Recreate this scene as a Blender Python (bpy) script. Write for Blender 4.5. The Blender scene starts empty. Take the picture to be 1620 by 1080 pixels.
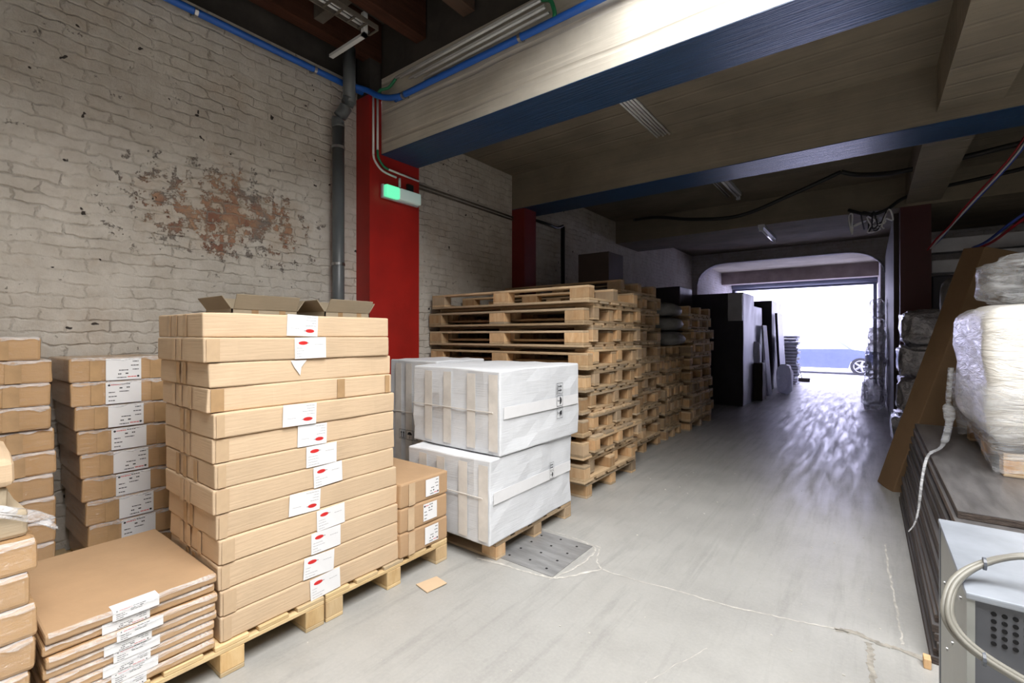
import bpy, bmesh, math, random
from mathutils import Vector, Matrix, noise
R = math.radians
rnd = random.Random(7)
C = bpy.context.scene.collection
S = bpy.context.scene

# ------------------------------------------------------------------ camera, sky, daylight, exposure
cam = bpy.data.cameras.new('camera'); camo = bpy.data.objects.new('camera', cam); C.objects.link(camo)
camo.location = (0, 0, 1.5); camo.rotation_euler = (R(90), 0, R(37.36))
cam.sensor_width = 36; cam.lens = 740 / 1620 * 36; cam.shift_y = -10 / 1620; cam.clip_start = .05
S.camera = camo
S.view_settings.view_transform = 'Standard'; S.view_settings.look = 'None'
S.view_settings.gamma = 1; S.view_settings.use_curve_mapping = False; S.view_settings.exposure = 0.0
w = bpy.data.worlds.new('overcast_sky'); S.world = w; w.use_nodes = True
bg = w.node_tree.nodes['Background']; bg.inputs[0].default_value = (.70, .69, 1.0, 1); bg.inputs[1].default_value = 17.0

def area(name, loc, rot, sx, sy, power, col, portal=False):
    l = bpy.data.lights.new(name, 'AREA'); l.shape = 'RECTANGLE'; l.size = sx; l.size_y = sy
    l.energy = power; l.color = col
    if portal: l.cycles.is_portal = True
    o = bpy.data.objects.new(name, l); o.location = loc; o.rotation_euler = rot; C.objects.link(o)
    return o
# daylight falling through the roof lantern over the near bay, and through the street doorway
area('skylight_daylight', (1.0, .65, 5.35), (0, 0, 0), 4.3, 3.0, 760, (1, .992, .985))
area('doorway_portal', (-1.9, 19.3, 1.7), (R(90), 0, 0), 4.2, 3.4, 1, (1, 1, 1), True)

# ------------------------------------------------------------------ materials
def mat(name):
    m = bpy.data.materials.new(name); m.use_nodes = True
    nt = m.node_tree; return m, nt, nt.nodes['Principled BSDF']
def nd(nt, t, **k):
    n = nt.nodes.new(t)
    for a, v in k.items():
        if a in n.inputs: n.inputs[a].default_value = v
        else: setattr(n, a, v)
    return n
def coords(nt, scale=(1, 1, 1), space='Object'):
    tc = nd(nt, 'ShaderNodeTexCoord'); mp = nd(nt, 'ShaderNodeMapping'); mp.inputs['Scale'].default_value = scale
    nt.links.new(tc.outputs[space], mp.inputs[0]); return mp.outputs[0]
def noise_n(nt, vec, scale, detail=4, rough=.6, dist=0):
    n = nd(nt, 'ShaderNodeTexNoise'); n.inputs['Scale'].default_value = scale; n.inputs['Detail'].default_value = detail
    n.inputs['Roughness'].default_value = rough; n.inputs['Distortion'].default_value = dist
    if vec is not None: nt.links.new(vec, n.inputs['Vector'])
    return n.outputs[0]
def ramp(nt, fac, stops):
    r = nd(nt, 'ShaderNodeValToRGB'); e = r.color_ramp.elements
    while len(e) < len(stops): e.new(.5)
    for i, (p, c) in enumerate(stops):
        e[i].position = p; e[i].color = (c, c, c, 1) if isinstance(c, (int, float)) else (*c, 1)
    nt.links.new(fac, r.inputs[0]); return r.outputs[0]
def mixc(nt, fac, a, b, mode='MIX'):
    n = nd(nt, 'ShaderNodeMix', data_type='RGBA', blend_type=mode)
    for sock, v in ((n.inputs[0], fac), (n.inputs[6], a), (n.inputs[7], b)):
        if isinstance(v, bpy.types.NodeSocket): nt.links.new(v, sock)
        elif isinstance(v, (int, float)): sock.default_value = v if sock == n.inputs[0] else (v, v, v, 1)
        else: sock.default_value = (*v, 1)
    return n.outputs[2]
def math_n(nt, op, a, b=0.0, c=None):
    n = nd(nt, 'ShaderNodeMath', operation=op)
    for i, v in enumerate((a, b, c)):
        if v is None: continue
        if isinstance(v, bpy.types.NodeSocket): nt.links.new(v, n.inputs[i])
        else: n.inputs[i].default_value = v
    return n.outputs[0]
def bump(nt, h, dist, strength=1, normal=None):
    b = nd(nt, 'ShaderNodeBump'); b.inputs['Distance'].default_value = dist; b.inputs['Strength'].default_value = strength
    nt.links.new(h, b.inputs['Height'])
    if normal is not None: nt.links.new(normal, b.inputs['Normal'])
    return b.outputs[0]
def rand(nt): return nd(nt, 'ShaderNodeObjectInfo').outputs['Random']

def simple(name, col, rough=.6, var=.12, nscale=6, stretch=(1, 1, 1), metal=0, bmp=0, spec=.5, objvar=0, coat=0):
    m, nt, b = mat(name)
    v = coords(nt, stretch); n = noise_n(nt, v, nscale, 5)
    f = ramp(nt, n, [(.3, 1 - var), (.7, 1 + var)])
    c = mixc(nt, 1.0, col, f, 'MULTIPLY')
    if objvar:
        o = ramp(nt, rand(nt), [(0, 1 - objvar), (1, 1 + objvar)]); c = mixc(nt, 1.0, c, o, 'MULTIPLY')
    nt.links.new(c, b.inputs['Base Color']); b.inputs['Roughness'].default_value = rough
    b.inputs['Metallic'].default_value = metal; b.inputs['Specular IOR Level'].default_value = spec
    if coat: b.inputs['Coat Weight'].default_value = coat; b.inputs['Coat Roughness'].default_value = .12
    if bmp: nt.links.new(bump(nt, n, bmp), b.inputs['Normal'])
    return m

def brick_wall(name, paint=(.66, .615, .55), patch=True, relief=.014):
    m, nt, b = mat(name)
    tc = nd(nt, 'ShaderNodeTexCoord'); sep = nd(nt, 'ShaderNodeSeparateXYZ'); nt.links.new(tc.outputs['Object'], sep.inputs[0])
    wob = noise_n(nt, tc.outputs['Object'], 2.2, 3); wob2 = noise_n(nt, tc.outputs['Object'], 9, 3)
    y = math_n(nt, 'ADD', math_n(nt, 'ADD', sep.outputs[1], sep.outputs[0]), math_n(nt, 'MULTIPLY', wob2, .11))
    z = math_n(nt, 'ADD', math_n(nt, 'ADD', sep.outputs[2], math_n(nt, 'MULTIPLY', wob, .07)), math_n(nt, 'MULTIPLY', wob2, .055))
    cb = nd(nt, 'ShaderNodeCombineXYZ'); nt.links.new(y, cb.inputs[0]); nt.links.new(z, cb.inputs[1])
    br = nd(nt, 'ShaderNodeTexBrick'); nt.links.new(cb.outputs[0], br.inputs['Vector'])
    br.inputs['Scale'].default_value = 1; br.inputs['Brick Width'].default_value = .235; br.inputs['Row Height'].default_value = .079
    br.inputs['Mortar Size'].default_value = .012; br.inputs['Mortar Smooth'].default_value = 1.0; br.inputs['Bias'].default_value = 0
    br.inputs['Color1'].default_value = (.22, .10, .07, 1); br.inputs['Color2'].default_value = (.38, .20, .13, 1); br.inputs['Mortar'].default_value = (.28, .25, .22, 1)
    mort0 = br.outputs['Fac']
    big = noise_n(nt, tc.outputs['Object'], 1.1, 6, .65); mid = noise_n(nt, tc.outputs['Object'], 7, 6, .7); fine = noise_n(nt, tc.outputs['Object'], 40, 4, .6)
    mort = math_n(nt, 'MULTIPLY', mort0, ramp(nt, noise_n(nt, tc.outputs['Object'], 3.3, 5, .7), [(.36, .05), (.62, 1)]))
    pt = mixc(nt, ramp(nt, big, [(.35, 0), (.65, 1)]), tuple(v * .86 for v in paint), tuple(v * 1.08 for v in paint))
    pt = mixc(nt, ramp(nt, mid, [(.40, 0), (.75, .45)]), pt, (.36, .30, .23))
    pt = mixc(nt, math_n(nt, 'MULTIPLY', math_n(nt, 'MULTIPLY', mort, ramp(nt, mid, [(.35, .15), (.65, 1)])), .62), pt, (.27, .23, .18))
    h0 = noise_n(nt, tc.outputs['Object'], 8.5, 9, .78)
    # flaking: small holes everywhere, one large scar where the paint has come off
    if patch:
        dy = math_n(nt, 'MULTIPLY', math_n(nt, 'SUBTRACT', sep.outputs[1], 1.62), 1.0)
        dz = math_n(nt, 'MULTIPLY', math_n(nt, 'SUBTRACT', sep.outputs[2], 2.45), 1.75)
        d = math_n(nt, 'SQRT', math_n(nt, 'ADD', math_n(nt, 'MULTIPLY', dy, dy), math_n(nt, 'MULTIPLY', dz, dz)))
        near = ramp(nt, d, [(.05, .19), (1.15, 0)])
    else:
        near = math_n(nt, 'ADD', 0, 0)
    stn = noise_n(nt, tc.outputs['Object'], 2.0, 5, .7)
    dep = ramp(nt, math_n(nt, 'ADD', h0, near), [(.630, 0), (.65, 1)])
    red = ramp(nt, math_n(nt, 'ADD', stn, near), [(.56, 0), (.66, 1)])
    brickc = mixc(nt, ramp(nt, mid, [(.4, 0), (.6, 1)]), br.outputs['Color'], (.44, .27, .17))
    exposed = mixc(nt, red, (.23, .20, .175), brickc)
    pt = mixc(nt, ramp(nt, math_n(nt, 'ADD', stn, near), [(.55, 0), (.8, .5)]), pt, (.46, .32, .20))
    col = mixc(nt, dep, pt, exposed)
    spots = ramp(nt, noise_n(nt, tc.outputs['Object'], 13, 2, .5), [(.735, 0), (.75, 1)])
    col = mixc(nt, spots, col, (.06, .05, .045))
    nt.links.new(col, b.inputs['Base Color']); b.inputs['Roughness'].default_value = .85; b.inputs['Specular IOR Level'].default_value = .25
    h = math_n(nt, 'SUBTRACT', math_n(nt, 'MULTIPLY', h0, .9), math_n(nt, 'MULTIPLY', mort, .6))
    h = math_n(nt, 'SUBTRACT', h, math_n(nt, 'MULTIPLY', dep, .25))
    h = math_n(nt, 'ADD', h, math_n(nt, 'MULTIPLY', fine, .08)); h = math_n(nt, 'SUBTRACT', h, math_n(nt, 'MULTIPLY', spots, .6))
    nt.links.new(bump(nt, h, relief), b.inputs['Normal'])
    return m

def concrete(name, col, lines=(0, 0, 1), rough=.85, dark=(.12, .11, .095), var=1.0):
    m, nt, b = mat(name)
    tc = nd(nt, 'ShaderNodeTexCoord')
    n1 = noise_n(nt, coords(nt, (.35, 1.6, 3)), 3, 6, .65); n2 = noise_n(nt, tc.outputs['Object'], 1.3, 5, .6); n3 = noise_n(nt, coords(nt, (.25, 6, 9)), 4, 4, .6)
    c = mixc(nt, ramp(nt, n2, [(.35, 0), (.65, 1)]), tuple(v * .8 for v in col), tuple(v * 1.12 for v in col))
    c = mixc(nt, ramp(nt, n1, [(.45, 0), (.75, .5 * var)]), c, dark)
    c = mixc(nt, ramp(nt, n3, [(.62, 0), (.66, .25)]), c, tuple(min(1, v * 1.5) for v in col))
    nt.links.new(c, b.inputs['Base Color']); b.inputs['Roughness'].default_value = rough; b.inputs['Specular IOR Level'].default_value = .3
    # board marks of the formwork
    wv = nd(nt, 'ShaderNodeTexWave', wave_type='BANDS', bands_direction='Z' if lines[2] else 'Y')
    wv.inputs['Scale'].default_value = 1.1; wv.inputs['Distortion'].default_value = .6; wv.inputs['Detail'].default_value = 1
    nt.links.new(tc.outputs['Object'], wv.inputs[0])
    hh = math_n(nt, 'ADD', ramp(nt, wv.outputs[1], [(.0, 0), (.06, 1)]), math_n(nt, 'MULTIPLY', n3, .6))
    nt.links.new(bump(nt, hh, .006), b.inputs['Normal'])
    return m

def floor_mat():
    m, nt, b = mat('worn_concrete_floor')
    tc = nd(nt, 'ShaderNodeTexCoord'); P = tc.outputs['Object']
    big = noise_n(nt, P, .8, 6, .6); mid = noise_n(nt, P, 4, 8, .7); fine = noise_n(nt, P, 60, 3, .6)
    streak = noise_n(nt, coords(nt, (5, .45, 1)), 2.4, 6, .65, .3)
    c = mixc(nt, ramp(nt, big, [(.35, 0), (.65, 1)]), (.335, .330, .315), (.42, .415, .395))
    c = mixc(nt, ramp(nt, mid, [(.45, 0), (.7, .35)]), c, (.27, .265, .25))
    c = mixc(nt, ramp(nt, streak, [(.52, 0), (.7, .35)]), c, (.20, .198, .19))
    c = mixc(nt, ramp(nt, fine, [(.4, 0), (.8, .25)]), c, (.5, .49, .46))
    nt.links.new(c, b.inputs['Base Color'])
    sep = nd(nt, 'ShaderNodeSeparateXYZ'); nt.links.new(P, sep.inputs[0])
    r = ramp(nt, streak, [(.35, .30), (.65, .55)]); nt.links.new(r, b.inputs['Roughness'])
    b.inputs['Specular IOR Level'].default_value = .5
    nt.links.new(bump(nt, math_n(nt, 'ADD', mid, math_n(nt, 'MULTIPLY', streak, .6)), .0016), b.inputs['Normal'])
    return m

def wood(name, c0, c1, axis, objvar=.25, rough=.8):
    m, nt, b = mat(name)
    st = {'x': (1.2, 22, 22), 'y': (22, 1.2, 22), 'z': (14, 14, 3)}[axis]
    tc = nd(nt, 'ShaderNodeTexCoord'); add = nd(nt, 'ShaderNodeVectorMath', operation='ADD')
    r = rand(nt); cb = nd(nt, 'ShaderNodeCombineXYZ')
    for i in range(3): nt.links.new(math_n(nt, 'MULTIPLY', r, 17.0 + 5 * i), cb.inputs[i])
    nt.links.new(tc.outputs['Object'], add.inputs[0]); nt.links.new(cb.outputs[0], add.inputs[1])
    mp = nd(nt, 'ShaderNodeMapping'); mp.inputs['Scale'].default_value = st; nt.links.new(add.outputs[0], mp.inputs[0])
    g = noise_n(nt, mp.outputs[0], 1.6, 6, .65, .4); k = noise_n(nt, add.outputs[0], 5, 3)
    c = mixc(nt, ramp(nt, g, [(.3, 0), (.7, 1)]), c0, c1)
    c = mixc(nt, ramp(nt, k, [(.5, 0), (.75, .45)]), c, tuple(v * .55 for v in c0))
    rr = nd(nt, 'ShaderNodeMath', operation='FRACT'); nt.links.new(math_n(nt, 'MULTIPLY', r, 7.3), rr.inputs[0])
    c = mixc(nt, ramp(nt, rr.outputs[0], [(.55, 0), (1, .65)]), c, (.36, .30, .225))      # greyed, older boards
    c = mixc(nt, 1.0, c, ramp(nt, r, [(0, 1 - objvar), (1, 1 + objvar)]), 'MULTIPLY')
    nt.links.new(c, b.inputs['Base Color']); b.inputs['Roughness'].default_value = rough; b.inputs['Specular IOR Level'].default_value = .2
    nt.links.new(bump(nt, g, .003), b.inputs['Normal'])
    return m

def cardboard(name, col, film=0.0, objvar=.06):
    m, nt, b = mat(name)
    tc = nd(nt, 'ShaderNodeTexCoord'); r = rand(nt)
    n = noise_n(nt, tc.outputs['Object'], 3, 5); n2 = noise_n(nt, coords(nt, (1, 2, 40)), 3, 3)
    c = mixc(nt, ramp(nt, n, [(.35, 0), (.7, 1)]), tuple(v * .92 for v in col), tuple(v * 1.06 for v in col))
    c = mixc(nt, ramp(nt, n2, [(.4, 0), (.9, .3)]), c, tuple(v * .8 for v in col))
    c = mixc(nt, 1.0, c, ramp(nt, r, [(0, 1 - objvar), (1, 1 + objvar)]), 'MULTIPLY')
    nt.links.new(c, b.inputs['Base Color']); b.inputs['Roughness'].default_value = .75; b.inputs['Specular IOR Level'].default_value = .25
    if film:
        mp = coords(nt, (3, 3, 26)); a = noise_n(nt, mp, 1.8, 5, .7, .8); k = noise_n(nt, tc.outputs['Object'], 22, 4, .7, 1.2)
        h = math_n(nt, 'ADD', a, math_n(nt, 'MULTIPLY', k, .45))
        b.inputs['Coat Weight'].default_value = film; b.inputs['Coat Roughness'].default_value = .10; b.inputs['Coat IOR'].default_value = 1.7
        nt.links.new(bump(nt, h, .02), b.inputs['Coat Normal'])
    else:
        nt.links.new(bump(nt, n2, .0015), b.inputs['Normal'])
    return m

def film_mat(name, tint=(.9, .92, .95), lo=.12, hi=.75, scale=7, stretch=(1, 1, 1)):
    m, nt, b = mat(name)
    out = nt.nodes['Material Output']
    v = coords(nt, stretch); n = noise_n(nt, v, scale, 6, .7, 1.0)
    tr = nd(nt, 'ShaderNodeBsdfTransparent')
    b.inputs['Base Color'].default_value = (*tint, 1); b.inputs['Roughness'].default_value = .22; b.inputs['Specular IOR Level'].default_value = .8
    nt.links.new(bump(nt, n, .02), b.inputs['Normal'])
    mx = nd(nt, 'ShaderNodeMixShader'); nt.links.new(ramp(nt, n, [(.35, lo), (.68, hi)]), mx.inputs[0])
    nt.links.new(tr.outputs[0], mx.inputs[1]); nt.links.new(b.outputs[0], mx.inputs[2]); nt.links.new(mx.outputs[0], out.inputs[0])
    return m

def translucent(name, col):
    m, nt, b = mat(name); out = nt.nodes['Material Output']
    n = noise_n(nt, coords(nt), 7, 6, .7, .8); bn = bump(nt, n, .05)
    b.inputs['Base Color'].default_value = (*col, 1); b.inputs['Roughness'].default_value = .3; nt.links.new(bn, b.inputs['Normal'])
    t = nd(nt, 'ShaderNodeBsdfTranslucent'); t.inputs[0].default_value = (*col, 1); nt.links.new(bn, t.inputs['Normal'])
    mx = nd(nt, 'ShaderNodeMixShader'); mx.inputs[0].default_value = .55
    nt.links.new(b.outputs[0], mx.inputs[1]); nt.links.new(t.outputs[0], mx.inputs[2]); nt.links.new(mx.outputs[0], out.inputs[0]); return m
def wrapped_foam():
    m, nt, b = mat('white_foam_under_film')
    n = noise_n(nt, coords(nt, (1.2, 1.2, 7)), 2.2, 6, .65, 1.2); k = noise_n(nt, coords(nt, (1, 1, 1)), 2.2, 3)
    c = mixc(nt, ramp(nt, n, [(.4, 0), (.75, .6)]), (.80, .775, .72), (.62, .56, .48))
    nt.links.new(c, b.inputs['Base Color']); b.inputs['Roughness'].default_value = .5
    b.inputs['Coat Weight'].default_value = .8; b.inputs['Coat Roughness'].default_value = .18
    nt.links.new(bump(nt, n, .03), b.inputs['Coat Normal']); nt.links.new(bump(nt, n, .02), b.inputs['Normal'])
    return m

M = {}
M['brick'] = brick_wall('painted_brick')
M['brick2'] = brick_wall('painted_brick_passage', (.62, .6, .62), False, .01)
M['floor'] = floor_mat()
M['beam'] = concrete('pale_painted_concrete', (.60, .555, .475), dark=(.34, .30, .24), var=.6)
M['slab'] = concrete('raw_concrete_soffit', (.225, .19, .142), (0, 1, 0), dark=(.15, .13, .10))
M['blue'] = simple('blue_gloss_paint', (.017, .052, .125), .35, .35, 5, (.5, 12, 4), bmp=.01)
M['red'] = simple('red_gloss_paint', (.36, .012, .008), .45, .15, 3, bmp=.003)
M['red_shade'] = simple('shaded_red_paint', (.16, .010, .008), .5, .15, 3)  # darker copy of the column red, shade put into the colour
M['skyblock'] = simple('opaque_sky_block', (.8, .8, .8), .5, .02)  # opaque white, used only to block sky light at the lantern
M['shellgrey'] = simple('low_bounce_grey', (.22, .21, .20), .9, .2, 3)  # dark grey for the unseen walls, chosen to cut bounced light
M['red_deepshade'] = simple('deep_shaded_red_paint', (.055, .006, .008), .5, .1, 3)  # darkest copy of the red, far column's shade put into the colour
M['roofwood'] = wood('brown_red_joist', (.045, .017, .010), (.085, .032, .018), 'y', .15)
M['roofdark'] = simple('dark_roof_boards', (.05, .042, .036), .9, .3, 4)
M['joist_grey'] = simple('grey_timber', (.12, .10, .08), .9, .3, 8)
M['pipe'] = simple('grey_plastic_pipe', (.115, .125, .13), .35, .15, 3)
M['bluepipe'] = simple('blue_pipe_plastic', (.02, .12, .50), .35, .06)
M['clamp'] = simple('steel_clamp', (.5, .5, .5), .3, .1, metal=1)
M['conduit'] = simple('grey_white_conduit', (.74, .74, .73), .5, .1)
M['green'] = simple('green_yellow_wire', (.02, .22, .09), .5, .2)
M['black_cable'] = simple('black_cable', (.012, .012, .013), .5, .1)
M['redcable'] = simple('red_cable', (.30, .012, .02), .4, .1)
M['bluecable'] = simple('blue_cable', (.03, .06, .32), .4, .1)
M['whitecable'] = simple('white_cable', (.6, .6, .62), .4, .1)
M['woodx'] = wood('pallet_board_pine', (.46, .315, .18), (.62, .46, .29), 'x')
M['woody'] = wood('pallet_crossboard_pine', (.44, .30, .17), (.60, .44, .27), 'y')
M['block'] = wood('pallet_block', (.50, .28, .13), (.64, .45, .26), 'z', .3)
M['newwoody'] = wood('new_pine', (.62, .44, .22), (.74, .56, .32), 'y', .12)
M['newblock'] = wood('new_pine_block', (.60, .38, .17), (.74, .54, .29), 'z', .15)
M['card'] = cardboard('tan_cardboard', (.66, .49, .325))
M['kraft'] = cardboard('film_wrapped_kraft', (.51, .315, .155), 1.0)
M['kraftplain'] = cardboard('plain_kraft', (.50, .325, .185), .12)
M['browncard'] = cardboard('brown_cardboard', (.21, .13, .07))
M['oldcard'] = cardboard('dusty_cardboard', (.50, .41, .29))
M['whitecard'] = cardboard('white_cardboard', (.72, .735, .76), 0, .02)
M['tape'] = simple('brown_packing_tape', (.47, .30, .155), .25, .15, 10, spec=.6)
M['tapelight'] = simple('clear_packing_tape', (.60, .43, .27), .22, .1, 10, spec=.7)
M['whitetape'] = simple('frosted_packing_tape', (.74, .705, .66), .3, .12, 8, spec=.6)
M['paper'] = simple('label_paper', (.82, .82, .83), .5, .04, 5)
M['ink'] = simple('black_print', (.03, .03, .035), .6, .1)
M['greyink'] = simple('grey_print', (.28, .28, .30), .6, .1)
M['redink'] = simple('red_print', (.62, .02, .02), .6, .1)
M['pinkink'] = simple('pale_red_print', (.62, .13, .13), .6, .1)
M['film'] = film_mat('stretch_film', (.95, .95, .97), .02, .62, 9, (1, .6, 3))
M['filmclear'] = film_mat('clear_stretch_film', lo=.03, hi=.55, scale=5, stretch=(1, 1, 4))
M['foam'] = wrapped_foam()
M['foil'] = simple('crumpled_silver_film', (.60, .60, .66), .2, .35, 9, metal=.55, bmp=.05)
M['plastic'] = translucent('crumpled_white_plastic', (.85, .86, .92))
M['sack'] = simple('grey_sack', (.16, .155, .15), .6, .3, 6, bmp=.03)
M['dark'] = simple('black_wrap_glare_lift', (.034, .029, .042), .4, .3, 3)  # violet lift in the black paints in the doorway glow
M['darkcard'] = simple('dark_brown_board', (.05, .033, .028), .6, .2, 3)
M['boards'] = simple('dark_plywood_face', (.105, .10, .10), .33, .35, 3, (6, 1, 1), bmp=.004)
M['boardedge'] = simple('dark_plywood_edge', (.075, .055, .045), .8, .5, 14, (2, .3, 9), objvar=.45, bmp=.006)
M['galv'] = simple('galvanised_sheet', (.34, .37, .42), .38, .25, 2.5, metal=.35, bmp=.004)
M['galvside'] = simple('grey_painted_sheet', (.36, .37, .35), .45, .1, 3, metal=.2)
M['steelfront'] = simple('dark_grey_sheet', (.115, .12, .135), .45, .1, 4, metal=.2)
M['rim'] = simple('dark_rim', (.09, .10, .12), .4, .1)
M['hole'] = simple('black_hole', (.004, .004, .005), .9, 0)
M['cablegrey'] = simple('beige_grey_cable', (.19, .183, .158), .45, .12, 12)
M['palesteel'] = simple('pale_painted_steel', (.50, .50, .54), .5, .1)
M['plate'] = simple('scuffed_steel_plate', (.27, .27, .27), .45, .3, 3, (1, 5, 1), metal=.2, bmp=.003)
M['chalk'] = simple('pale_joint_filler', (.52, .50, .46), .9, .3, 20)
M['crack'] = simple('dirty_joint', (.30, .28, .245), .9, .4, 20)
M['asphalt'] = simple('grey_paving', (.42, .42, .43), .8, .1)
M['facade'] = simple('pale_facade', (.62, .62, .62), .8, .1)
M['carpaint'] = simple('car_paint_glare_lift', (.10, .12, .22), .25, .05, coat=.8)  # blue paint lightened, with the street glare put into its colour
M['carglass'] = simple('painted_sky_glass', (.5, .52, .56), .05, .05, spec=.8)  # pale base colour paints in the sky reflection
M['tyre'] = simple('tyre_rubber', (.02, .02, .022), .8, .1)
M['alloy'] = simple('alloy_rim', (.22, .22, .25), .3, .05, metal=.8)
M['shutter'] = simple('blue_grey_shutter', (.10, .115, .17), .5, .2, 4, (.3, 1, 30))
M['lintel'] = simple('brown_grey_lintel', (.34, .28, .27), .8, .2, 3)
M['lampbody'] = simple('lamp_housing', (.55, .55, .58), .4, .05)
M['bristle'] = simple('broom_bristle', (.05, .04, .035), .9, .2)
def emis(name, col, st, base=(.8, .8, .8)):
    m, nt, b = mat(name); b.inputs['Base Color'].default_value = (*base, 1); b.inputs['Emission Color'].default_value = (*col, 1)
    b.inputs['Emission Strength'].default_value = st; b.inputs['Roughness'].default_value = .3; return m
M['greenlamp'] = emis('green_lit_lens', (.12, 1, .5), .8, (.3, .7, .5))
M['opal'] = emis('opal_diffuser', (.5, 1, .85), .12, (.78, .8, .8))
M['tube'] = simple('fluorescent_tube', (.85, .85, .9), .15, .02, spec=.8)

# ------------------------------------------------------------------ mesh helpers
def bxb(bm, x0, x1, y0, y1, z0, z1):
    v = [bm.verts.new((x, y, z)) for x in (x0, x1) for y in (y0, y1) for z in (z0, z1)]
    for f in ((0, 1, 3, 2), (4, 6, 7, 5), (0, 4, 5, 1), (2, 3, 7, 6), (0, 2, 6, 4), (1, 5, 7, 3)):
        bm.faces.new([v[i] for i in f])
    return v
def tubeb(bm, pts, r, n=8, caps=True, flat=1.0):
    if isinstance(r, (list, tuple)) and len(r) < len(pts):
        r = [r[min(int(i * (len(r) - 1) / (len(pts) - 1)), len(r) - 2)] for i in range(len(pts) - 1)] + [r[-1]]
    pts = [Vector(p) for p in pts]; rings = []
    for i, p in enumerate(pts):
        t = (pts[min(i + 1, len(pts) - 1)] - pts[max(i - 1, 0)]).normalized()
        up = Vector((0, 0, 1)) if abs(t.z) < .9 else Vector((1, 0, 0))
        a = t.cross(up).normalized(); b = a.cross(t).normalized()
        rr = r[i] if isinstance(r, (list, tuple)) else r
        rings.append([bm.verts.new(p + a * math.cos(2 * math.pi * k / n) * rr + b * math.sin(2 * math.pi * k / n) * rr * flat) for k in range(n)])
    for i in range(len(rings) - 1):
        for k in range(n):
            bm.faces.new((rings[i][k], rings[i][(k + 1) % n], rings[i + 1][(k + 1) % n], rings[i + 1][k]))
    if caps:
        bm.faces.new(rings[0][::-1]); bm.faces.new(rings[-1])
def prismb(bm, poly, axis, a0, a1):
    """poly in the two other axes (in xyz order) extruded along axis"""
    def mk(p, a):
        q = list(p); q.insert('xyz'.index(axis), a); return bm.verts.new(q)
    A = [mk(p, a0) for p in poly]; B = [mk(p, a1) for p in poly]; n = len(poly)
    bm.faces.new(A); bm.faces.new(B[::-1])
    for i in range(n): bm.faces.new((A[i], B[i], B[(i + 1) % n], A[(i + 1) % n]))
def smooth_path(pts, k=6):
    P = [Vector(p) for p in pts]; out = []
    for i in range(len(P) - 1):
        p0, p1, p2, p3 = P[max(i - 1, 0)], P[i], P[i + 1], P[min(i + 2, len(P) - 1)]
        for j in range(k):
            t = j / k
            out.append(.5 * ((2 * p1) + (p2 - p0) * t + (2 * p0 - 5 * p1 + 4 * p2 - p3) * t * t + (3 * p1 - p0 - 3 * p2 + p3) * t ** 3))
    return out + [P[-1]]
def mesh_from(bm, name, m, smooth=False, recalc=True):
    if recalc: bmesh.ops.recalc_face_normals(bm, faces=bm.faces)
    me = bpy.data.meshes.new(name); bm.to_mesh(me); bm.free(); me.materials.append(m)
    if smooth:
        for p in me.polygons: p.use_smooth = True
    return me
def obj(name, me, parent=None, loc=None, rot=None):
    o = bpy.data.objects.new(name, me); C.objects.link(o)
    if parent is not None: o.parent = parent
    if loc is not None: o.location = loc
    if rot is not None: o.rotation_euler = rot
    return o
def tag(o, label, cat, group=None, kind=None):
    o['label'] = label; o['category'] = cat
    if group: o['group'] = group
    if kind: o['kind'] = kind
    return o
def empty(name, loc=(0, 0, 0), rz=0, rot=None):
    o = bpy.data.objects.new(name, None); C.objects.link(o); o.location = loc; o.rotation_euler = rot or (0, 0, rz); o.empty_display_size = .1
    return o
def boxo(name, d, m, parent=None, bev=0):
    bm = bmesh.new(); bxb(bm, *d)
    if bev: bmesh.ops.bevel(bm, geom=bm.edges[:], offset=bev, segments=2, affect='EDGES', profile=.6)
    return obj(name, mesh_from(bm, name, m), parent)
def tubeo(name, pts, r, m, parent=None, n=8, k=0, flat=1.0):
    bm = bmesh.new(); tubeb(bm, smooth_path(pts, k) if k else pts, r, n, flat=flat)
    return obj(name, mesh_from(bm, name, m, True), parent)
def struct(name, d, m, label=None, bev=0):
    o = boxo(name, d, m, None, bev); o['kind'] = 'structure'
    if label: o['label'] = label
    return o
def soft_box(lx, ly, h, m, cuts=(4, 5, 2), amp=.004, bev=.006, seed=0, top_sag=0.0):
    """a slightly dented carton, origin at the centre of its base"""
    bm = bmesh.new(); bxb(bm, -lx / 2, lx / 2, -ly / 2, ly / 2, 0, h)
    bmesh.ops.bevel(bm, geom=bm.edges[:], offset=bev, segments=2, affect='EDGES', profile=.5)
    for ax, (L0, L1, n) in enumerate(((-lx / 2, lx / 2, cuts[0]), (-ly / 2, ly / 2, cuts[1]), (0, h, cuts[2]))):
        for i in range(1, n + 1):
            co = [0, 0, 0]; no = [0, 0, 0]; co[ax] = L0 + (L1 - L0) * i / (n + 1); no[ax] = 1
            bmesh.ops.bisect_plane(bm, geom=bm.verts[:] + bm.edges[:] + bm.faces[:], plane_co=co, plane_no=no)
    for v in bm.verts:
        q = v.co * 6 + Vector((seed * 3.7, seed * 1.3, seed * .77)); nv = noise.noise_vector(q)
        sx = 1 - (2 * v.co.x / lx) ** 2; sy = 1 - (2 * v.co.y / ly) ** 2
        v.co += Vector((nv.x, nv.y, 0)) * amp
        if v.co.z > h * .5: v.co.z += nv.z * amp * .6 - top_sag * max(0, sx) * max(0, sy)
    return mesh_from(bm, 'carton', m)
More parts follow.
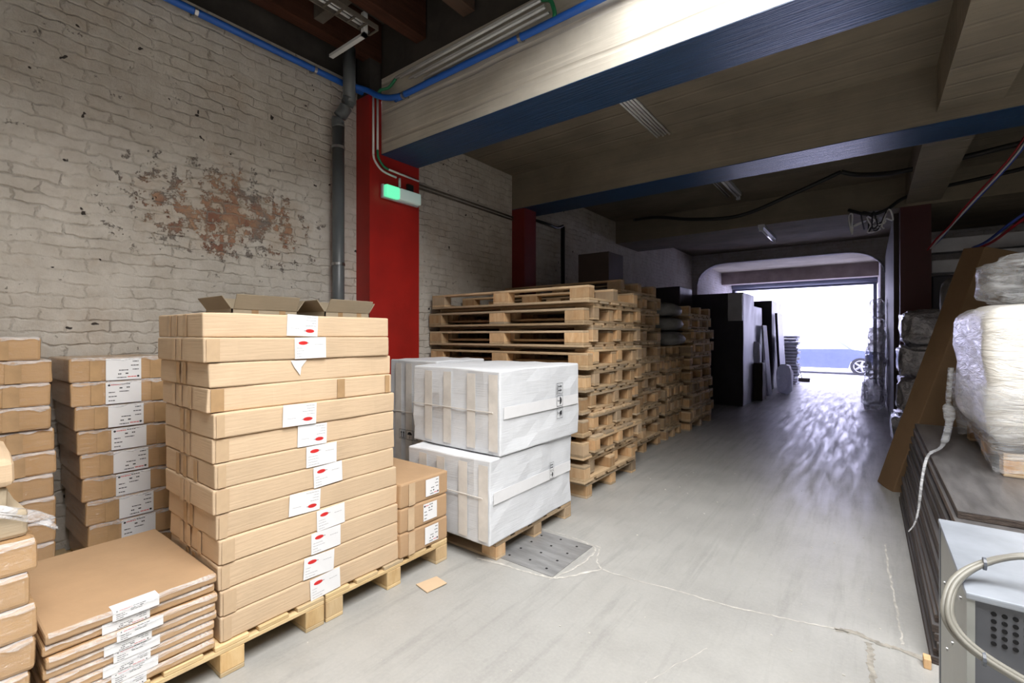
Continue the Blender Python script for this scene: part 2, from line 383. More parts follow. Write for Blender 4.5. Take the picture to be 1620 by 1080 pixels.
def blob(sx, sy, sz, m, seed=0, amp=.12, fr=2.5, sub=4, sq=.45):
    """a rumpled, squarish bundle sitting on z = 0"""
    bm = bmesh.new(); bmesh.ops.create_icosphere(bm, subdivisions=sub, radius=1)
    for v in bm.verts:
        c = v.co.copy(); p = [math.copysign(abs(t) ** sq, t) for t in c]; q = Vector(p)
        nn = noise.noise(c * fr + Vector((seed, seed * 2.1, 0))); n2 = noise.noise(c * fr * 3.1 + Vector((0, seed, 5)))
        q *= 1 + amp * nn + amp * .45 * n2
        v.co = Vector((q.x * sx / 2, q.y * sy / 2, max(0, (q.z + 1) * sz / 2)))
    return mesh_from(bm, 'bundle', m, True)

ORD = ['topmost', 'second from top', 'third from top', 'fourth from top', 'fifth from top', 'sixth from top', 'seventh from top', 'eighth from top',
       'ninth from top', 'tenth from top', 'eleventh from top', 'twelfth from top', 'thirteenth from top', 'fourteenth from top', 'fifteenth from top',
       'sixteenth from top', 'seventeenth from top', 'eighteenth from top', 'nineteenth from top', 'twentieth from top']

# ------------------------------------------------------------------ the shell
WX, CX = -4.10, -3.88
SL = 3.80
fl = struct('floor', (-4.3, 7.2, -4.2, 19.6, -.12, 0), M['floor'])
struct('wall_left', (WX - .25, WX, -4.2, 14.0, 0, 4.03), M['brick'])
struct('wall_left_upper', (WX - .25, WX - .05, -4.2, 3.4, 4.03, 4.75), M['roofdark'])
struct('wall_back', (WX - .25, 7.2, -4.45, -4.2, 0, 5.6), M['shellgrey'])
struct('wall_right', (7.2, 7.45, -4.45, 14.3, 0, 5.6), M['shellgrey'])
# roof over the near bay: timber on the left, lantern opening on the right
struct('ceiling', (WX - .25, -1.2, -4.45, 3.2, 4.62, 4.75), M['roofdark'])
struct('ceiling_lantern_edge', (-1.3, -1.2, -4.45, 3.2, 4.0, 5.6), M['beam'])
struct('ceiling_lantern_front', (-1.2, 7.2, 3.05, 3.2, 3.95, 5.6), M['beam'])
struct('ceiling_lantern_top_back', (-1.3, 7.4, -4.45, -1.1, 5.5, 5.62), M['beam'])
struct('ceiling_lantern_top_front', (-1.3, 7.4, 2.2, 3.2, 5.5, 5.62), M['beam'])
struct('ceiling_lantern_top_right', (3.4, 7.4, -1.1, 2.2, 5.5, 5.62), M['beam'])
struct('roof_lantern_sky_block', (-1.3, 3.4, -1.1, 2.2, 5.53, 5.545), M['skyblock'])  # unseen opaque pane, added to keep violet sky light out of the bay
struct('wall_above_beam', (WX - .25, -1.2, 2.95, 3.2, 4.06, 4.62), M['roofdark'])
# concrete beams with painted soffits
def beam(name, x0, x1, y0, y1, z0, z1, soff, up=0.0, m=None):
    o = struct(name, (x0, x1, y0, y1, z0, z1), m or M['beam'])
    if soff:
        bm = bmesh.new(); bxb(bm, x0, x1, y0 - .003, y1 + .003, z0 - .006, z0 + .0)
        s = obj('painted_soffit', mesh_from(bm, 'painted_soffit', M['blue']), o)
    return o
beam('trim_1', CX, 7.2, 2.93, 3.40, 3.31, 4.06, True)
beam('trim_2', WX, 7.2, 5.37, 5.87, 3.31, 3.80, True, m=M['slab'])
beam('trim_3', WX, 7.2, 8.85, 10.0, 3.36, 3.80, False, m=M['slab'])
beam('trim_4', .46, .86, 3.40, 5.37, 3.40, 3.80, False, m=M['slab'])
beam('trim_5', .42, .80, 5.87, 8.85, 3.40, 3.80, False, m=M['slab'])
struct('ceiling_slab', (WX - .25, 7.4, 3.2, 14.3, 3.80, 4.0), M['slab'])
# columns
o = struct('trim_6', (WX, CX, 2.79, 3.42, 0, 3.31), M['red']); o['label'] = 'red painted column under the first beam'
boxo('column_upper', (WX, CX - .002, 2.79, 2.929, 3.31, 3.86), M['red'], o); boxo('column_head', (WX, CX - .01, 2.80, 2.929, 3.86, 4.62), M['roofdark'], o)
struct('trim_7', (WX, CX, 5.37, 5.66, 0, 3.31), M['red_shade'])
struct('trim_8', (.36, .70, 8.85, 9.25, 0, 3.36), M['red_deepshade'])
struct('wall_passage_right', (.30, .42, 9.25, 14.0, 0, 3.36), M['darkcard'])

# end wall with the arched opening
def end_wall():
    bm = bmesh.new()
    yA, yB = 14.0, 14.3
    x0, x1, zt, c = -3.95, .30, 3.52, .75
    def arc(cx, sgn):
        return [(cx + sgn * (c - c * math.cos(a)) if False else cx + sgn * c * (1 - math.cos(a)), zt - c * .75 + c * .75 * math.sin(a)) for a in [math.pi / 2 * i / 8 for i in range(9)]]
    L = arc(x0, 1); Rr = arc(x1, -1)
    top = [(x0, 0)] + L + Rr[::-1] + [(x1, 0)]
    # split into quads: left jamb, right jamb, spandrels up to the slab
    prismb(bm, [(WX - .25, 0), (x0, 0), (x0, SL), (WX - .25, SL)], 'y', yA, yB)
    prismb(bm, [(x1, 0), (7.4, 0), (7.4, SL), (x1, SL)], 'y', yA, yB)
    pts = L + Rr[::-1]
    for a, b in zip(pts[:-1], pts[1:]):
        if abs(a[0] - b[0]) > 1e-4: prismb(bm, [a, b, (b[0], SL), (a[0], SL)], 'y', yA, yB)
    o = obj('wall_end', mesh_from(bm, 'wall_end', M['brick2'])); o['kind'] = 'structure'
    # bright rounded edging around the opening
    e = tubeo('arch_edging', [(p[0], yA - .01, p[1]) for p in pts], .022, M['palesteel'], o, 6)
end_wall()
# passage to the street
struct('wall_passage', (-4.2, -3.97, 14.3, 19.4, 0, 3.9), M['brick2'])
struct('wall_passage_street_side', (.22, .45, 14.3, 19.4, 0, 3.9), M['brick2'])
struct('ceiling_passage', (-4.2, .45, 14.3, 19.4, 3.6, 3.95), M['beam'])
struct('trim_9', (-3.97, .22, 16.9, 17.3, 3.20, 3.6), M['lintel'])
struct('trim_10', (-3.97, .22, 18.7, 19.3, 3.16, 3.6), M['lintel'])
d = empty('door_1', (-1.9, 18.4, 0)); d['kind'] = 'structure'
bm = bmesh.new(); tubeb(bm, [(-2.05, 0, 3.31), (2.10, 0, 3.31)], .155, 20); obj('shutter_roll', mesh_from(bm, 'shutter_roll', M['shutter'], True), d)
boxo('guide_rail', (-2.07, -1.97, .05, .2, 0, 3.15), M['shutter'], d); boxo('guide_rail', (2.0, 2.1, .05, .2, 0, 3.15), M['shutter'], d)
boxo('bottom_bar', (-2.0, 2.02, .08, .14, 3.10, 3.16), M['shutter'], d)
# street outside
struct('ground_street', (-30, 30, 19.6, 60, -.14, -.02), M['asphalt'])
st = struct('wall_house_across_street', (-24, 20, 33, 34, -.02, 9), M['facade'])

# joints, cracks and the steel plate in the floor
def flat_strip(name, pts, wdt, z, m, jit=.006, parent=None):
    bm = bmesh.new(); P = smooth_path([(*p, z) for p in pts], 10); L = []; Q = []
    for i, p in enumerate(P):
        t = (P[min(i + 1, len(P) - 1)] - P[max(i - 1, 0)]).normalized(); a = Vector((-t.y, t.x, 0))
        j = wdt * (.5 + .5 * rnd.random()); p = p + a * rnd.uniform(-jit, jit)
        L.append(bm.verts.new(p + a * j / 2)); Q.append(bm.verts.new(p - a * j / 2))
    for i in range(len(P) - 1): bm.faces.new((L[i], L[i + 1], Q[i + 1], Q[i]))
    return obj(name, mesh_from(bm, name, m), parent)
for nm, pts, wd, mm in (('joint_filler', [(-1.50, 2.98), (-1.36, 2.74), (-.9, 2.77), (-.6, 2.79), (-.3, 2.86), (-.08, 2.91)], .012, 'chalk'),
                        ('joint_filler', [(-2.10, 2.36), (-1.85, 2.40), (-1.62, 2.43), (-1.50, 2.5), (-1.36, 2.74)], .022, 'chalk'),
                        ('joint_filler', [(-1.62, 3.0), (-1.52, 2.95), (-1.5, 2.7), (-1.56, 2.42)], .014, 'chalk'),
                        ('joint_filler', [(-2.05, 3.02), (-1.8, 3.03), (-1.5, 3.0)], .012, 'chalk'),
                        ('floor_crack', [(0, 2.87), (.004, 2.75), (.01, 2.6), (.016, 2.3), (.02, 1.7)], .035, 'crack'),
                        ('floor_crack', [(-.14, 2.90), (-.05, 2.92), (.05, 2.89), (.12, 2.90), (.23, 2.86)], .045, 'crack'),
                        ('floor_crack', [(-.62, 2.35), (-.75, 2.0), (-.82, 1.8)], .004, 'chalk'),
                        ('floor_crack', [(.095, 4.3), (.10, 3.8), (.12, 3.3), (.13, 2.95)], .012, 'chalk')):
    flat_strip(nm, pts, wd, .0015, M[mm], parent=fl)
pl = empty('floor_plate', (-1.795, 2.72, 0)); tag(pl, 'scuffed grey steel plate set in the floor in front of the white boxes', 'metal plate')
boxo('plate', (-.235, .235, -.265, .265, 0, .004), M['plate'], pl)
for i in range(3):
    for j in range(4):
        x = -.15 + i * .15; y = -.2 + j * .13 + .03 * (i % 2)
        boxo('bolt_head', (x - .007, x + .007, y - .007, y + .007, .004, .0055), M['hole'], pl)

# ------------------------------------------------------------------ roof timbers of the near bay
for i, x in enumerate((-3.95, -3.30, -2.70, -2.10, -1.50)):
    j = boxo('roof_joist', (x - .06, x + .07, -4.2, 2.93, 4.22, 4.62), M['roofwood']); j['kind'] = 'structure'
for y, x in ((2.25, -3.63), (1.6, -3.0), (2.35, -2.4), (1.3, -2.4), (2.3, -1.8)):
    j = boxo('roof_brace', (x - .27, x + .23, y - .04, y + .05, 4.28, 4.44), M['joist_grey']); j['kind'] = 'structure'
# ------------------------------------------------------------------ pipes and cables
dp = empty('drain_pipe', (-3.99, 2.52, 0)); tag(dp, 'grey plastic drain pipe running up the brick wall left of red column', 'pipe')
tubeo('lower_pipe', [(0, 0, 0.0), (0, 0, 3.5)], .055, M['pipe'], dp, 20)
tubeo('offset_bend', [(0, 0, 3.46), (0, 0, 3.54), (.05, .05, 3.66), (.07, .07, 3.74)], .058, M['pipe'], dp, 20, 4)
tubeo('upper_pipe', [(.07, .07, 3.70), (.07, .07, 4.22)], .057, M['pipe'], dp, 20)
for z in (2.17, 3.27):
    bm = bmesh.new(); tubeb(bm, [(0, 0, z - .012), (0, 0, z + .012)], .061, 20); bxb(bm, -.10, -.05, -.012, .012, z - .012, z + .012)
    obj('pipe_clamp', mesh_from(bm, 'pipe_clamp', M['clamp']), dp)
bp = empty('blue_pipe', (-4.02, 0, 3.92)); tag(bp, 'bright blue service pipe along top of the brick wall and first beam', 'pipe')
tubeo('pipe_run', [(0, -4, .05), (0, 2.4, 0), (.02, 2.62, -.005), (.12, 2.76, -.03), (.30, 2.83, -.13), (.55, 2.87, -.17), (.9, 2.88, -.155), (6, 2.88, -.11)], .028, M['bluepipe'], bp, 12, 5)
for q in ((0, 1.35, .005), (0, 2.3, .0), (.55, 2.87, -.17), (1.9, 2.88, -.147)):
    bm = bmesh.new()
    if q[1] < 2.5: tubeb(bm, [(q[0], q[1] - .012, q[2]), (q[0], q[1] + .012, q[2])], .034, 12); bxb(bm, -.08, -.02, q[1] - .01, q[1] + .01, q[2] - .01, q[2] + .01)
    else: tubeb(bm, [(q[0] - .012, q[1], q[2]), (q[0] + .012, q[1], q[2])], .034, 12); bxb(bm, q[0] - .01, q[0] + .01, q[1], 2.93, q[2] - .01, q[2] + .01)
    obj('pipe_clip', mesh_from(bm, 'pipe_clip', M['clamp']), bp)
# perforated cable tray below the joists
ct = empty('cable_tray', (-3.42, 0, 4.12)); tag(ct, 'grey wire cable tray with loose cables hung below the roof joists', 'cable tray')
bm = bmesh.new()
for s in (-.06, .06): bxb(bm, s - .006, s + .006, -4, 2.5, 0, .04)
for i in range(60): bxb(bm, -.06, .06, -4 + i * .11, -3.985 + i * .11, 0, .01)
obj('tray', mesh_from(bm, 'tray', M['joist_grey']), ct)
tubeo('tray_cable', [(-.03, -4, .03), (-.02, 0, .035), (-.03, 2.4, .03)], .012, M['conduit'], ct, 6, 4)
tubeo('tray_cable', [(.02, -4, .03), (.03, 0, .035), (.01, 2.4, .03)], .01, M['conduit'], ct, 6, 4)
br_ = empty('pipe_bracket', (-3.70, 2.42, 4.06)); tag(br_, 'pale slanted steel bracket above the top of the grey drain pipe', 'bracket')
boxo('arm', (-.25, .28, -.02, .02, 0, .025), M['conduit'], br_); boxo('upright', (.24, .28, -.02, .02, 0, .2), M['conduit'], br_)
# white conduit bundle along the beam
for i in range(5):
    z = 3.99 - i * .034; y = 2.90 - .022 * (i % 2) - .004
    o = tubeo('conduit', [(-3.62 + i * .10, y, z - .02), (-1.95 + i * .02, y - .0, z + .015)], .0115, M['conduit'], None, 8)
    tag(o, ['uppermost', 'second highest', 'middle', 'second lowest', 'lowest'][i] + ' white conduit of the five along the first beam', 'conduit', 'white conduits along the first beam')
g = tubeo('green_cable', [(-3.62, 2.90, 3.97), (-3.70, 2.88, 3.90), (-3.78, 2.84, 3.88), (-3.845, 2.835, 3.82)], .014, M['green'], None, 8, 5)
tag(g, 'short green cable leaving the conduits at the corner above red column', 'cable')
g = tubeo('green_cable', [(-1.93, 2.90, 3.99), (-1.84, 2.87, 3.93), (-1.80, 2.86, 3.83), (-1.80, 2.86, 3.79)], .016, M['green'], None, 8, 5)
tag(g, 'green cable drooping from the far end of the conduits on first beam', 'cable')
# conduits down the red column to the emergency lamp
def cfollow(name, pts, label, r=.011, m='conduit', k=4, cat='conduit'):
    o = tubeo(name, pts, r, M[m], None, 8, k); tag(o, label, cat); return o
cfollow('conduit', [(CX + .016, 2.82, 3.85), (CX + .016, 2.82, 3.27)], 'left white conduit running down the corner of red column', k=0)
cfollow('conduit', [(CX + .016, 2.87, 3.83), (CX + .016, 2.87, 3.33)], 'right white conduit running down red column beside the beam end', k=0)
cfollow('green_cable', [(CX + .016, 2.87, 3.33), (CX + .02, 2.88, 3.25), (CX + .02, 2.94, 3.19), (CX + .016, 3.0, 3.175)], 'curved green cable below the conduits on the red column', .012, 'green', cat='cable')
cfollow('conduit', [(CX + .016, 2.82, 3.27), (CX + .018, 2.84, 3.21), (CX + .018, 2.93, 3.14), (CX + .016, 3.10, 3.12)], 'lower bent white conduit leading to the emergency light', .011)
cfollow('conduit', [(CX + .016, 3.0, 3.175), (CX + .016, 3.40, 3.16)], 'short white conduit crossing the red column above the emergency light', k=0)
cfollow('conduit', [(CX + .02, 3.14, 3.12), (CX + .02, 3.14, 3.03)], 'stub of white conduit entering the emergency light from above', .013, k=0)
for i in range(2):
    cfollow('conduit', [(WX + .015, 3.42, 3.22 - .04 * i), (WX + .015, 5.37, 3.20 - .04 * i)], ['upper', 'lower'][i] + ' grey conduit along the white wall between the two red columns', .012, 'joist_grey', 0)
bxk = boxo('junction_box', (CX, CX + .03, 3.24, 3.32, 2.99, 3.09), M['black_cable'], None, .004); tag(bxk, 'small black junction box on red column behind emergency light', 'junction box')
el = empty('emergency_light', (CX + .05, 3.15, 2.94)); tag(el, 'white emergency light with green glowing end on red column', 'emergency light')
boxo('housing', (-.05, -.01, -.235, .235, -.07, .07), M['lampbody'], el, .012)
boxo('green_lens', (-.012, .04, -.225, -.06, -.06, .06), M['greenlamp'], el, .015)
boxo('opal_diffuser', (-.012, .04, -.06, .225, -.06, .06), M['opal'], el, .015)
# ceiling conduits of the second bay
for i in range(5):
    x = -1.80 - i * .035
    o = tubeo('conduit', [(x, 3.40, SL - .02), (x, 5.30 - .03 * (i % 2), SL - .02)], .012, M['conduit'], None, 8)
    tag(o, ['rightmost', 'second from right', 'middle', 'second from left', 'leftmost'][i] + ' of five parallel conduits under the concrete ceiling between beams', 'conduit', 'parallel conduits under the second ceiling bay')
# fluorescent fittings
def tube_lamp(loc, L, label, extra=False):
    e = empty('fluorescent_light', loc); tag(e, label, 'ceiling light')
    boxo('housing', (-.05, .05, -L / 2, L / 2, .03, .09), M['lampbody'], e, .008)
    bm = bmesh.new(); tubeb(bm, [(0, -L / 2 + .03, 0), (0, L / 2 - .03, 0)], .016, 10); obj('tube', mesh_from(bm, 'tube', M['tube'], True), e)
    for s in (-1, 1): boxo('end_cap', (-.03, .03, s * L / 2 - .02, s * L / 2 + .02, -.025, .03), M['lampbody'], e, .004)
tube_lamp((-1.68, 7.6, 3.71), 1.25, 'unlit fluorescent light under the dark ceiling beyond the second beam')
tube_lamp((-1.44, 9.4, 3.27), 1.25, 'unlit fluorescent light hung under the wide third beam')
for i in range(2):
    o = tubeo('conduit', [(-1.82 - .04 * i, 6.0, SL - .02), (-1.82 - .04 * i, 8.3, SL - .02)], .010, M['conduit'], None, 6); tag(o, ['right', 'left'][i] + ' thin conduit beside the nearer fluorescent light on dark ceiling', 'conduit')
tubeo_ = cfollow('black_pipe', [(WX + .05, 6.7, 0), (WX + .05, 6.7, 3.3)], 'thin black vertical pipe on the left wall beyond second red column', .035, 'black_cable', 0, 'pipe')
cfollow('black_cable', [(WX + .03, 5.75, 3.26), (-3.95, 6.1, 3.22), (-3.98, 6.4, 3.22), (WX + .05, 6.7, 3.32)], 'sagging black cable between second red column and thin black pipe', .02, 'black_cable', 6, 'cable')
cfollow('black_cable', [(-3.6, 8.6, 3.72), (-3.0, 8.2, 3.60), (-2.3, 7.9, 3.40), (-1.6, 7.9, 3.35), (-.9, 7.8, 3.52), (-.3, 7.7, 3.70)], 'long black cable sagging across the dark ceiling left of centre', .028, 'black_cable', 6, 'cable')
cfollow('black_cable', [(-.3, 7.7, 3.70), (-.1, 7.7, 3.62), (.3, 7.5, 3.52), (1.0, 7.2, 3.50), (1.8, 6.8, 3.50), (3.2, 6.2, 3.6)], 'thick black cable sagging across the dark ceiling towards the right', .03, 'black_cable', 6, 'cable')
cfollow('black_cable', [(-.25, 8.75, 3.40), (0, 8.7, 3.28), (.2, 8.75, 3.33), (.5, 8.5, 3.45), (1.4, 8.0, 3.45), (2.4, 7.4, 3.52)], 'lower black cable passing in front of right red column top', .024, 'black_cable', 6, 'cable')
for i in range(5):
    pts = [(-.15 + .09 * i + rnd.uniform(-.12, .12), 8.72 - .03 * i, 3.12 + rnd.uniform(-.12, .22)) for _ in range(7)]
    o = tubeo('tangled_cable', pts, .011, M['black_cable'] if i % 2 else M['conduit'], None, 6, 5); tag(o, ['grey wiry', 'black', 'grey looped', 'black looped', 'grey drooping'][i] + ' cable of the tangle left of right red column top', 'cable', 'tangle of cables by the right red column')
for k, (m_, dx) in enumerate((('redcable', 0), ('whitecable', .03), ('bluecable', .045))):
    o = tubeo('hanging_cable', [(.60 + dx, 8.1, 2.60 + .02 * k), (.68 + dx, 7.9, 2.72), (.76 + dx, 7.7, 2.80 + .02 * k), (.89 + dx, 7.4, 2.99), (1.2 + dx, 7.0, 3.40), (1.35 + dx, 6.9, 3.80)], .010, M[m_], None, 6, 5)
    tag(o, ['red', 'white', 'blue'][k] + ' cable slanting up to the right just right of the red column', 'cable')
for k, (m_, dx) in enumerate((('redcable', 0), ('bluecable', -.05))):
    o = tubeo('hanging_cable', [(.87 + dx, 6.5, 2.37), (.95 + dx, 6.3, 2.40), (1.08 + dx, 5.9, 2.52), (1.5 + dx, 5.6, 2.85), (1.9 + dx, 5.62, 3.33)], .012, M[m_], None, 6, 5)
    tag(o, ['red', 'blue'][k] + ' cable slanting above top of the leaning brown box', 'cable')

# pale steelwork seen past the right column
for i, (x0, x1, y, z0, z1) in enumerate(((.72, 3.4, 9.3, 2.72, 2.92), (.72, 1.25, 9.1, 2.40, 2.58), (1.27, 1.85, 9.0, 2.45, 2.66))):
    o = boxo('overhead_duct', (x0, x1, y, y + .25, z0, z1), M['palesteel'], None, .01)
    tag(o, ['long pale steel duct', 'short low pale duct', 'stepped pale duct piece'][i] + ' overhead to the right of right red column', 'duct')
o = boxo('dark_cabinet', (.74, 1.25, 9.3, 9.9, 0, 2.38), M['dark'], None, .02); tag(o, 'dark tall cabinet in the gloom right of the red column', 'cabinet')

# ------------------------------------------------------------------ labels, tape, cartons
cache = {}
def quadb(bm, x, y0, y1, z0, z1):
    v = [bm.verts.new(p) for p in ((x, y0, z0), (x, y1, z0), (x, y1, z1), (x, y0, z1))]; bm.faces.new(v)
def label_print(kind, wy, hz, flip):
    """text lines as print on a label, in the plane x = 0, y across, z up, centred"""
    key = (kind, round(wy, 3), round(hz, 3), flip)
    if key in cache: return cache[key]
    rr = random.Random(len(cache) + 3); D = bmesh.new(); G = bmesh.new()
    s = -1 if flip else 1; ks = min(1, hz / .1)
    def ln(bm, y0, y1, z, t):
        # a run of short words
        y = y0
        while y < y1 - .002:
            wl = rr.uniform(.004, .012) * wy / .13
            e = min(y + wl, y1); a, b_ = sorted((s * y, s * e));  quadb(bm, 0, a, b_, s * z - t * ks / 2, s * z + t * ks / 2); y = e + .0018
    H = hz / 2; W = wy / 2
    if kind == 'oval':
        for n in range(20):
            pass
        pts = []
        cy, cz = -W + .034 * wy / .13, H - .026 * hz / .10
        vs = [G.verts.new((0, s * (cy + .019 * wy / .13 * math.cos(t)), s * (cz + .0095 * math.sin(t)))) for t in [2 * math.pi * i / 20 for i in range(20)]]
        G.faces.new(vs)
        ln(D, cy + .022, cy + .034, cz, .0035)
        for i in range(4): ln(D, -W * .88, -W * .88 + rr.uniform(.02, .07), H - .05 * hz / .1 - i * .013 * hz / .1, .0018)
        ln(D, W * .25, W * .8, H - .038, .0016)
    else:
        vs = [D.verts.new((0, s * (-W * .82 + .006 * ks * math.cos(t)), s * (H * .72 + .006 * ks * math.sin(t)))) for t in [2 * math.pi * i / 14 for i in range(14)]]
        D.faces.new(vs)
        ln(G, -W * .72, -W * .18, H * .74, .0055); ln(D, -W * .14, W * .40, H * .78, .005)
        ln(D, -W * .25, -W * .05, H * .42, .007); ln(D, W * .15, W * .33, H * .45, .007)
        ln(D, -W * .25, W * .28, H * .10, .005)
        for i in range(3): ln(D, -W * .85, -W * (.5 - .1 * (i == 1)), H * (.05 - .38 * i), .005)
    for b__ in (D, G):
        pass
    a = mesh_from(D, 'print', M['greyink' if kind == 'oval' else 'ink'], recalc=False); g_ = mesh_from(G, 'logo_print', M['redink' if kind == 'oval' else 'pinkink'], recalc=False)
    cache[key] = (a, g_); return a, g_
def add_label(box, kind, x, y, zc, wy, hz, flip=False, tilt=0, sheet=None):
    key = ('sheet', round(wy, 3), round(hz, 3))
    if key not in cache:
        bm = bmesh.new(); bxb(bm, -.0004, .0004, -wy / 2, wy / 2, -hz / 2, hz / 2); cache[key] = mesh_from(bm, 'label_sheet', M['paper'])
    L = obj('shipping_label', cache[key], box, (x, y, zc), (tilt, 0, 0))
    a, g_ = label_print(kind, wy, hz, flip)
    obj('printed_text', a, L, (.0009, 0, 0)); obj('printed_logo', g_, L, (.0009, 0, 0))
    return L
def add_tape(box, d, m='tape'):
    return boxo('packing_tape', d, M[m], box)

def film_highlight(box, lx, ly, h, seed, amt=.02):
    """whitish film strip that paints in the highlight along a wrapped box upper front edge"""
    rr = random.Random(seed); bm = bmesh.new(); n = 26; A = []; B = []; D = []
    for i in range(n + 1):
        y = -ly / 2 + .008 + (ly - .016) * i / n; k = noise.noise(Vector((i * .35, seed * 1.7, 0)))
        wd = max(.002, amt * (.55 + 1.1 * k)); dd = max(.002, amt * (.5 + noise.noise(Vector((i * .3, seed, 9)))))
        A.append(bm.verts.new((lx / 2 - dd, y, h + .004))); B.append(bm.verts.new((lx / 2 + .004, y, h - .003))); D.append(bm.verts.new((lx / 2 + .0085, y, h - .005 - wd)))
    for i in range(n):
        bm.faces.new((A[i], A[i + 1], B[i + 1], B[i])); bm.faces.new((B[i], B[i + 1], D[i + 1], D[i]))
    return obj('highlight_strip', mesh_from(bm, 'highlight_strip', M['film'], True), box)  # added strip of whitish film, painting in the glossy edge highlight
def carton(name, label, cx, cy, z, lx, ly, h, rz, m, group, cuts=(4, 5, 2), amp=.004, bev=.006, seed=0, sag=0, cat='cardboard box'):
    me = soft_box(lx, ly, h, M[m], cuts, amp, bev, seed, sag)
    o = obj(name, me, None, (cx, cy, z), (0, 0, rz)); tag(o, label, cat, group)
    if m == 'kraft' or name == 'thin_wrapped_box': film_highlight(o, lx, ly, h, seed, .016 if h > .07 else .008)
    return o

# pallets --------------------------------------------------------------
def pallet_meshes(L, W, H, deck=5, new=False):
    key = ('pal', L, W, H, new)
    if key in cache: return cache[key]
    t = H * .14; bw = min(.2, L * .1) if L > 1.6 else .13; bd = .10 if W < 1.0 else .11
    def mk(d, m, bev=.003):
        bm = bmesh.new(); bxb(bm, *d)
        bmesh.ops.bevel(bm, geom=bm.edges[:], offset=bev, segments=1, affect='EDGES'); return mesh_from(bm, 'pallet_piece', M[m])
    dw = W / deck * .80
    parts = {'deck': mk((-L / 2, L / 2, -dw / 2, dw / 2, H - t, H), 'newwoody' if new else 'woodx'),
             'cross': mk((-bw / 2, bw / 2, -W / 2, W / 2, H - 2 * t, H - t), 'newwoody' if new else 'woody'),
             'block': mk((-bw / 2, bw / 2, -bd / 2, bd / 2, t, H - 2 * t), 'newblock' if new else 'block'),
             'skid': mk((-L / 2, L / 2, -bd / 2, bd / 2, 0, t), 'newwoody' if new else 'woodx')}
    cache[key] = (parts, t, bw, bd, dw); return cache[key]
def pallet(label, cx, cy, z, L, W, H, flip=False, rz=0, group=None, new=False, deck=5):
    parts, t, bw, bd, dw = pallet_meshes(L, W, H, deck, new)
    e = empty('pallet', (cx, cy, z + (H if flip else 0)), rot=(math.pi if flip else 0, 0, rz)); tag(e, label, 'pallet', group)
    for i in range(deck):
        obj('deck_board', parts['deck'], e, (0, -W / 2 + dw / 2 + i * (W - dw) / (deck - 1), 0))
    for i in (-1, 0, 1):
        obj('cross_board', parts['cross'], e, (i * (L - bw) / 2, 0, 0))
        obj('bottom_board', parts['skid'], e, (0, i * (W - bd) / 2, 0))
        for j in (-1, 0, 1): obj('block', parts['block'], e, (i * (L - bw) / 2, j * (W - bd) / 2, 0))
    return e

# two pallets under the cardboard boxes at the left
pallet('new pine pallet under the tall tan stack and low flat boxes', -2.745, .90, 0, .99, .88, .144, new=True)
pallet('new pine pallet under the three low boxes beside tall tan stack', -2.745, 1.79, 0, .99, .88, .144, new=True)
pallet('pine pallet under the leftmost wrapped brown boxes', -2.745, .0, 0, .99, .88, .144, new=True)

# tall stack of thirteen tan cartons ---------------------------------------
P0 = [323, 322, 329, 331, 336, 336, 338, 336, 342, 345, 346, 347, 348]      # near-corner columns read off the photograph
labs = [(455, 503, 1), (466, 515, 0), None, None, (446, 499, 1), (470, 516, 1), (483, 531, 0), (495, 540, 0), (457, 506, 1), (500, 544, 0), (492, 538, 0), (479, 527, 0), (490, 537, 0)]
CT, SN = math.cos(R(37.36)), math.sin(R(37.36))
def y_at(px, X):
    a = (px - 810) / 740; return X * (a * SN + CT) / (a * CT - SN)
hE = (1.603 - .146) / 13
for i in range(13):
    lvl = 12 - i; z = .146 + lvl * hE
    X = -2.265 - .004 * lvl + (.012 if i in (1, 4) else 0); y0 = y_at(P0[i], X); rot = R([-.9, -.3, .6, -.9, .3, 0, .4, .2, -.2, .2, -.3, .3, 0][i])
    ly = .985; lx = .60
    cy = y0 + ly / 2; cxx = X - lx / 2
    o = carton('flat_carton', ORD[i] + ' tan carton in the tall stack of thirteen' + (' with red oval label' if labs[i] else ''), cxx, cy, z, lx, ly, hE - .002, rot, 'card', 'tan cartons in the tall stack', (3, 6, 2), .005, .007, i)
    if labs[i]:
        a, b_, fp = labs[i]; ya, yb = y_at(a, X), y_at(b_, X)
        add_label(o, 'oval', lx / 2 + .006, (ya + yb) / 2 - cy, hE / 2 + rnd.uniform(-.002, .002), yb - ya, hE * .96, bool(fp), R(rnd.uniform(-3, 3)))
    # tape over the short end and corners
    e = -ly / 2 - .006
    for tx in ((-.05, .03) if i % 3 else (-.12, -.03, .10)):
        add_tape(o, (tx - .02, tx + .02, e, e + .001, .004, hE - .008), 'tapelight' if i % 2 else 'tape')
    if i not in (0, 2):
        add_tape(o, (lx / 2 + .0045, lx / 2 + .0055, -ly / 2 + .012, -ly / 2 + .045 + .02 * (i % 2), .004, hE - .008), 'tapelight' if i != 3 else 'tape')
    if i == 2:
        bm = bmesh.new(); vs = [bm.verts.new((lx / 2 + .006, q[0] - .13, q[1])) for q in ((.0, hE - .006), (.085, hE - .006), (.055, .07), (.05, .03), (.02, .07))]; bm.faces.new(vs)
        obj('torn_label', mesh_from(bm, 'torn_label', M['paper']), o)
    if i == 3:
        add_tape(o, (lx / 2 + .0045, lx / 2 + .0055, .13, .175, .003, hE - .006)); add_tape(o, (lx / 2 + .0045, lx / 2 + .0055, ly / 2 - .05, ly / 2 - .02, .003, hE - .006))

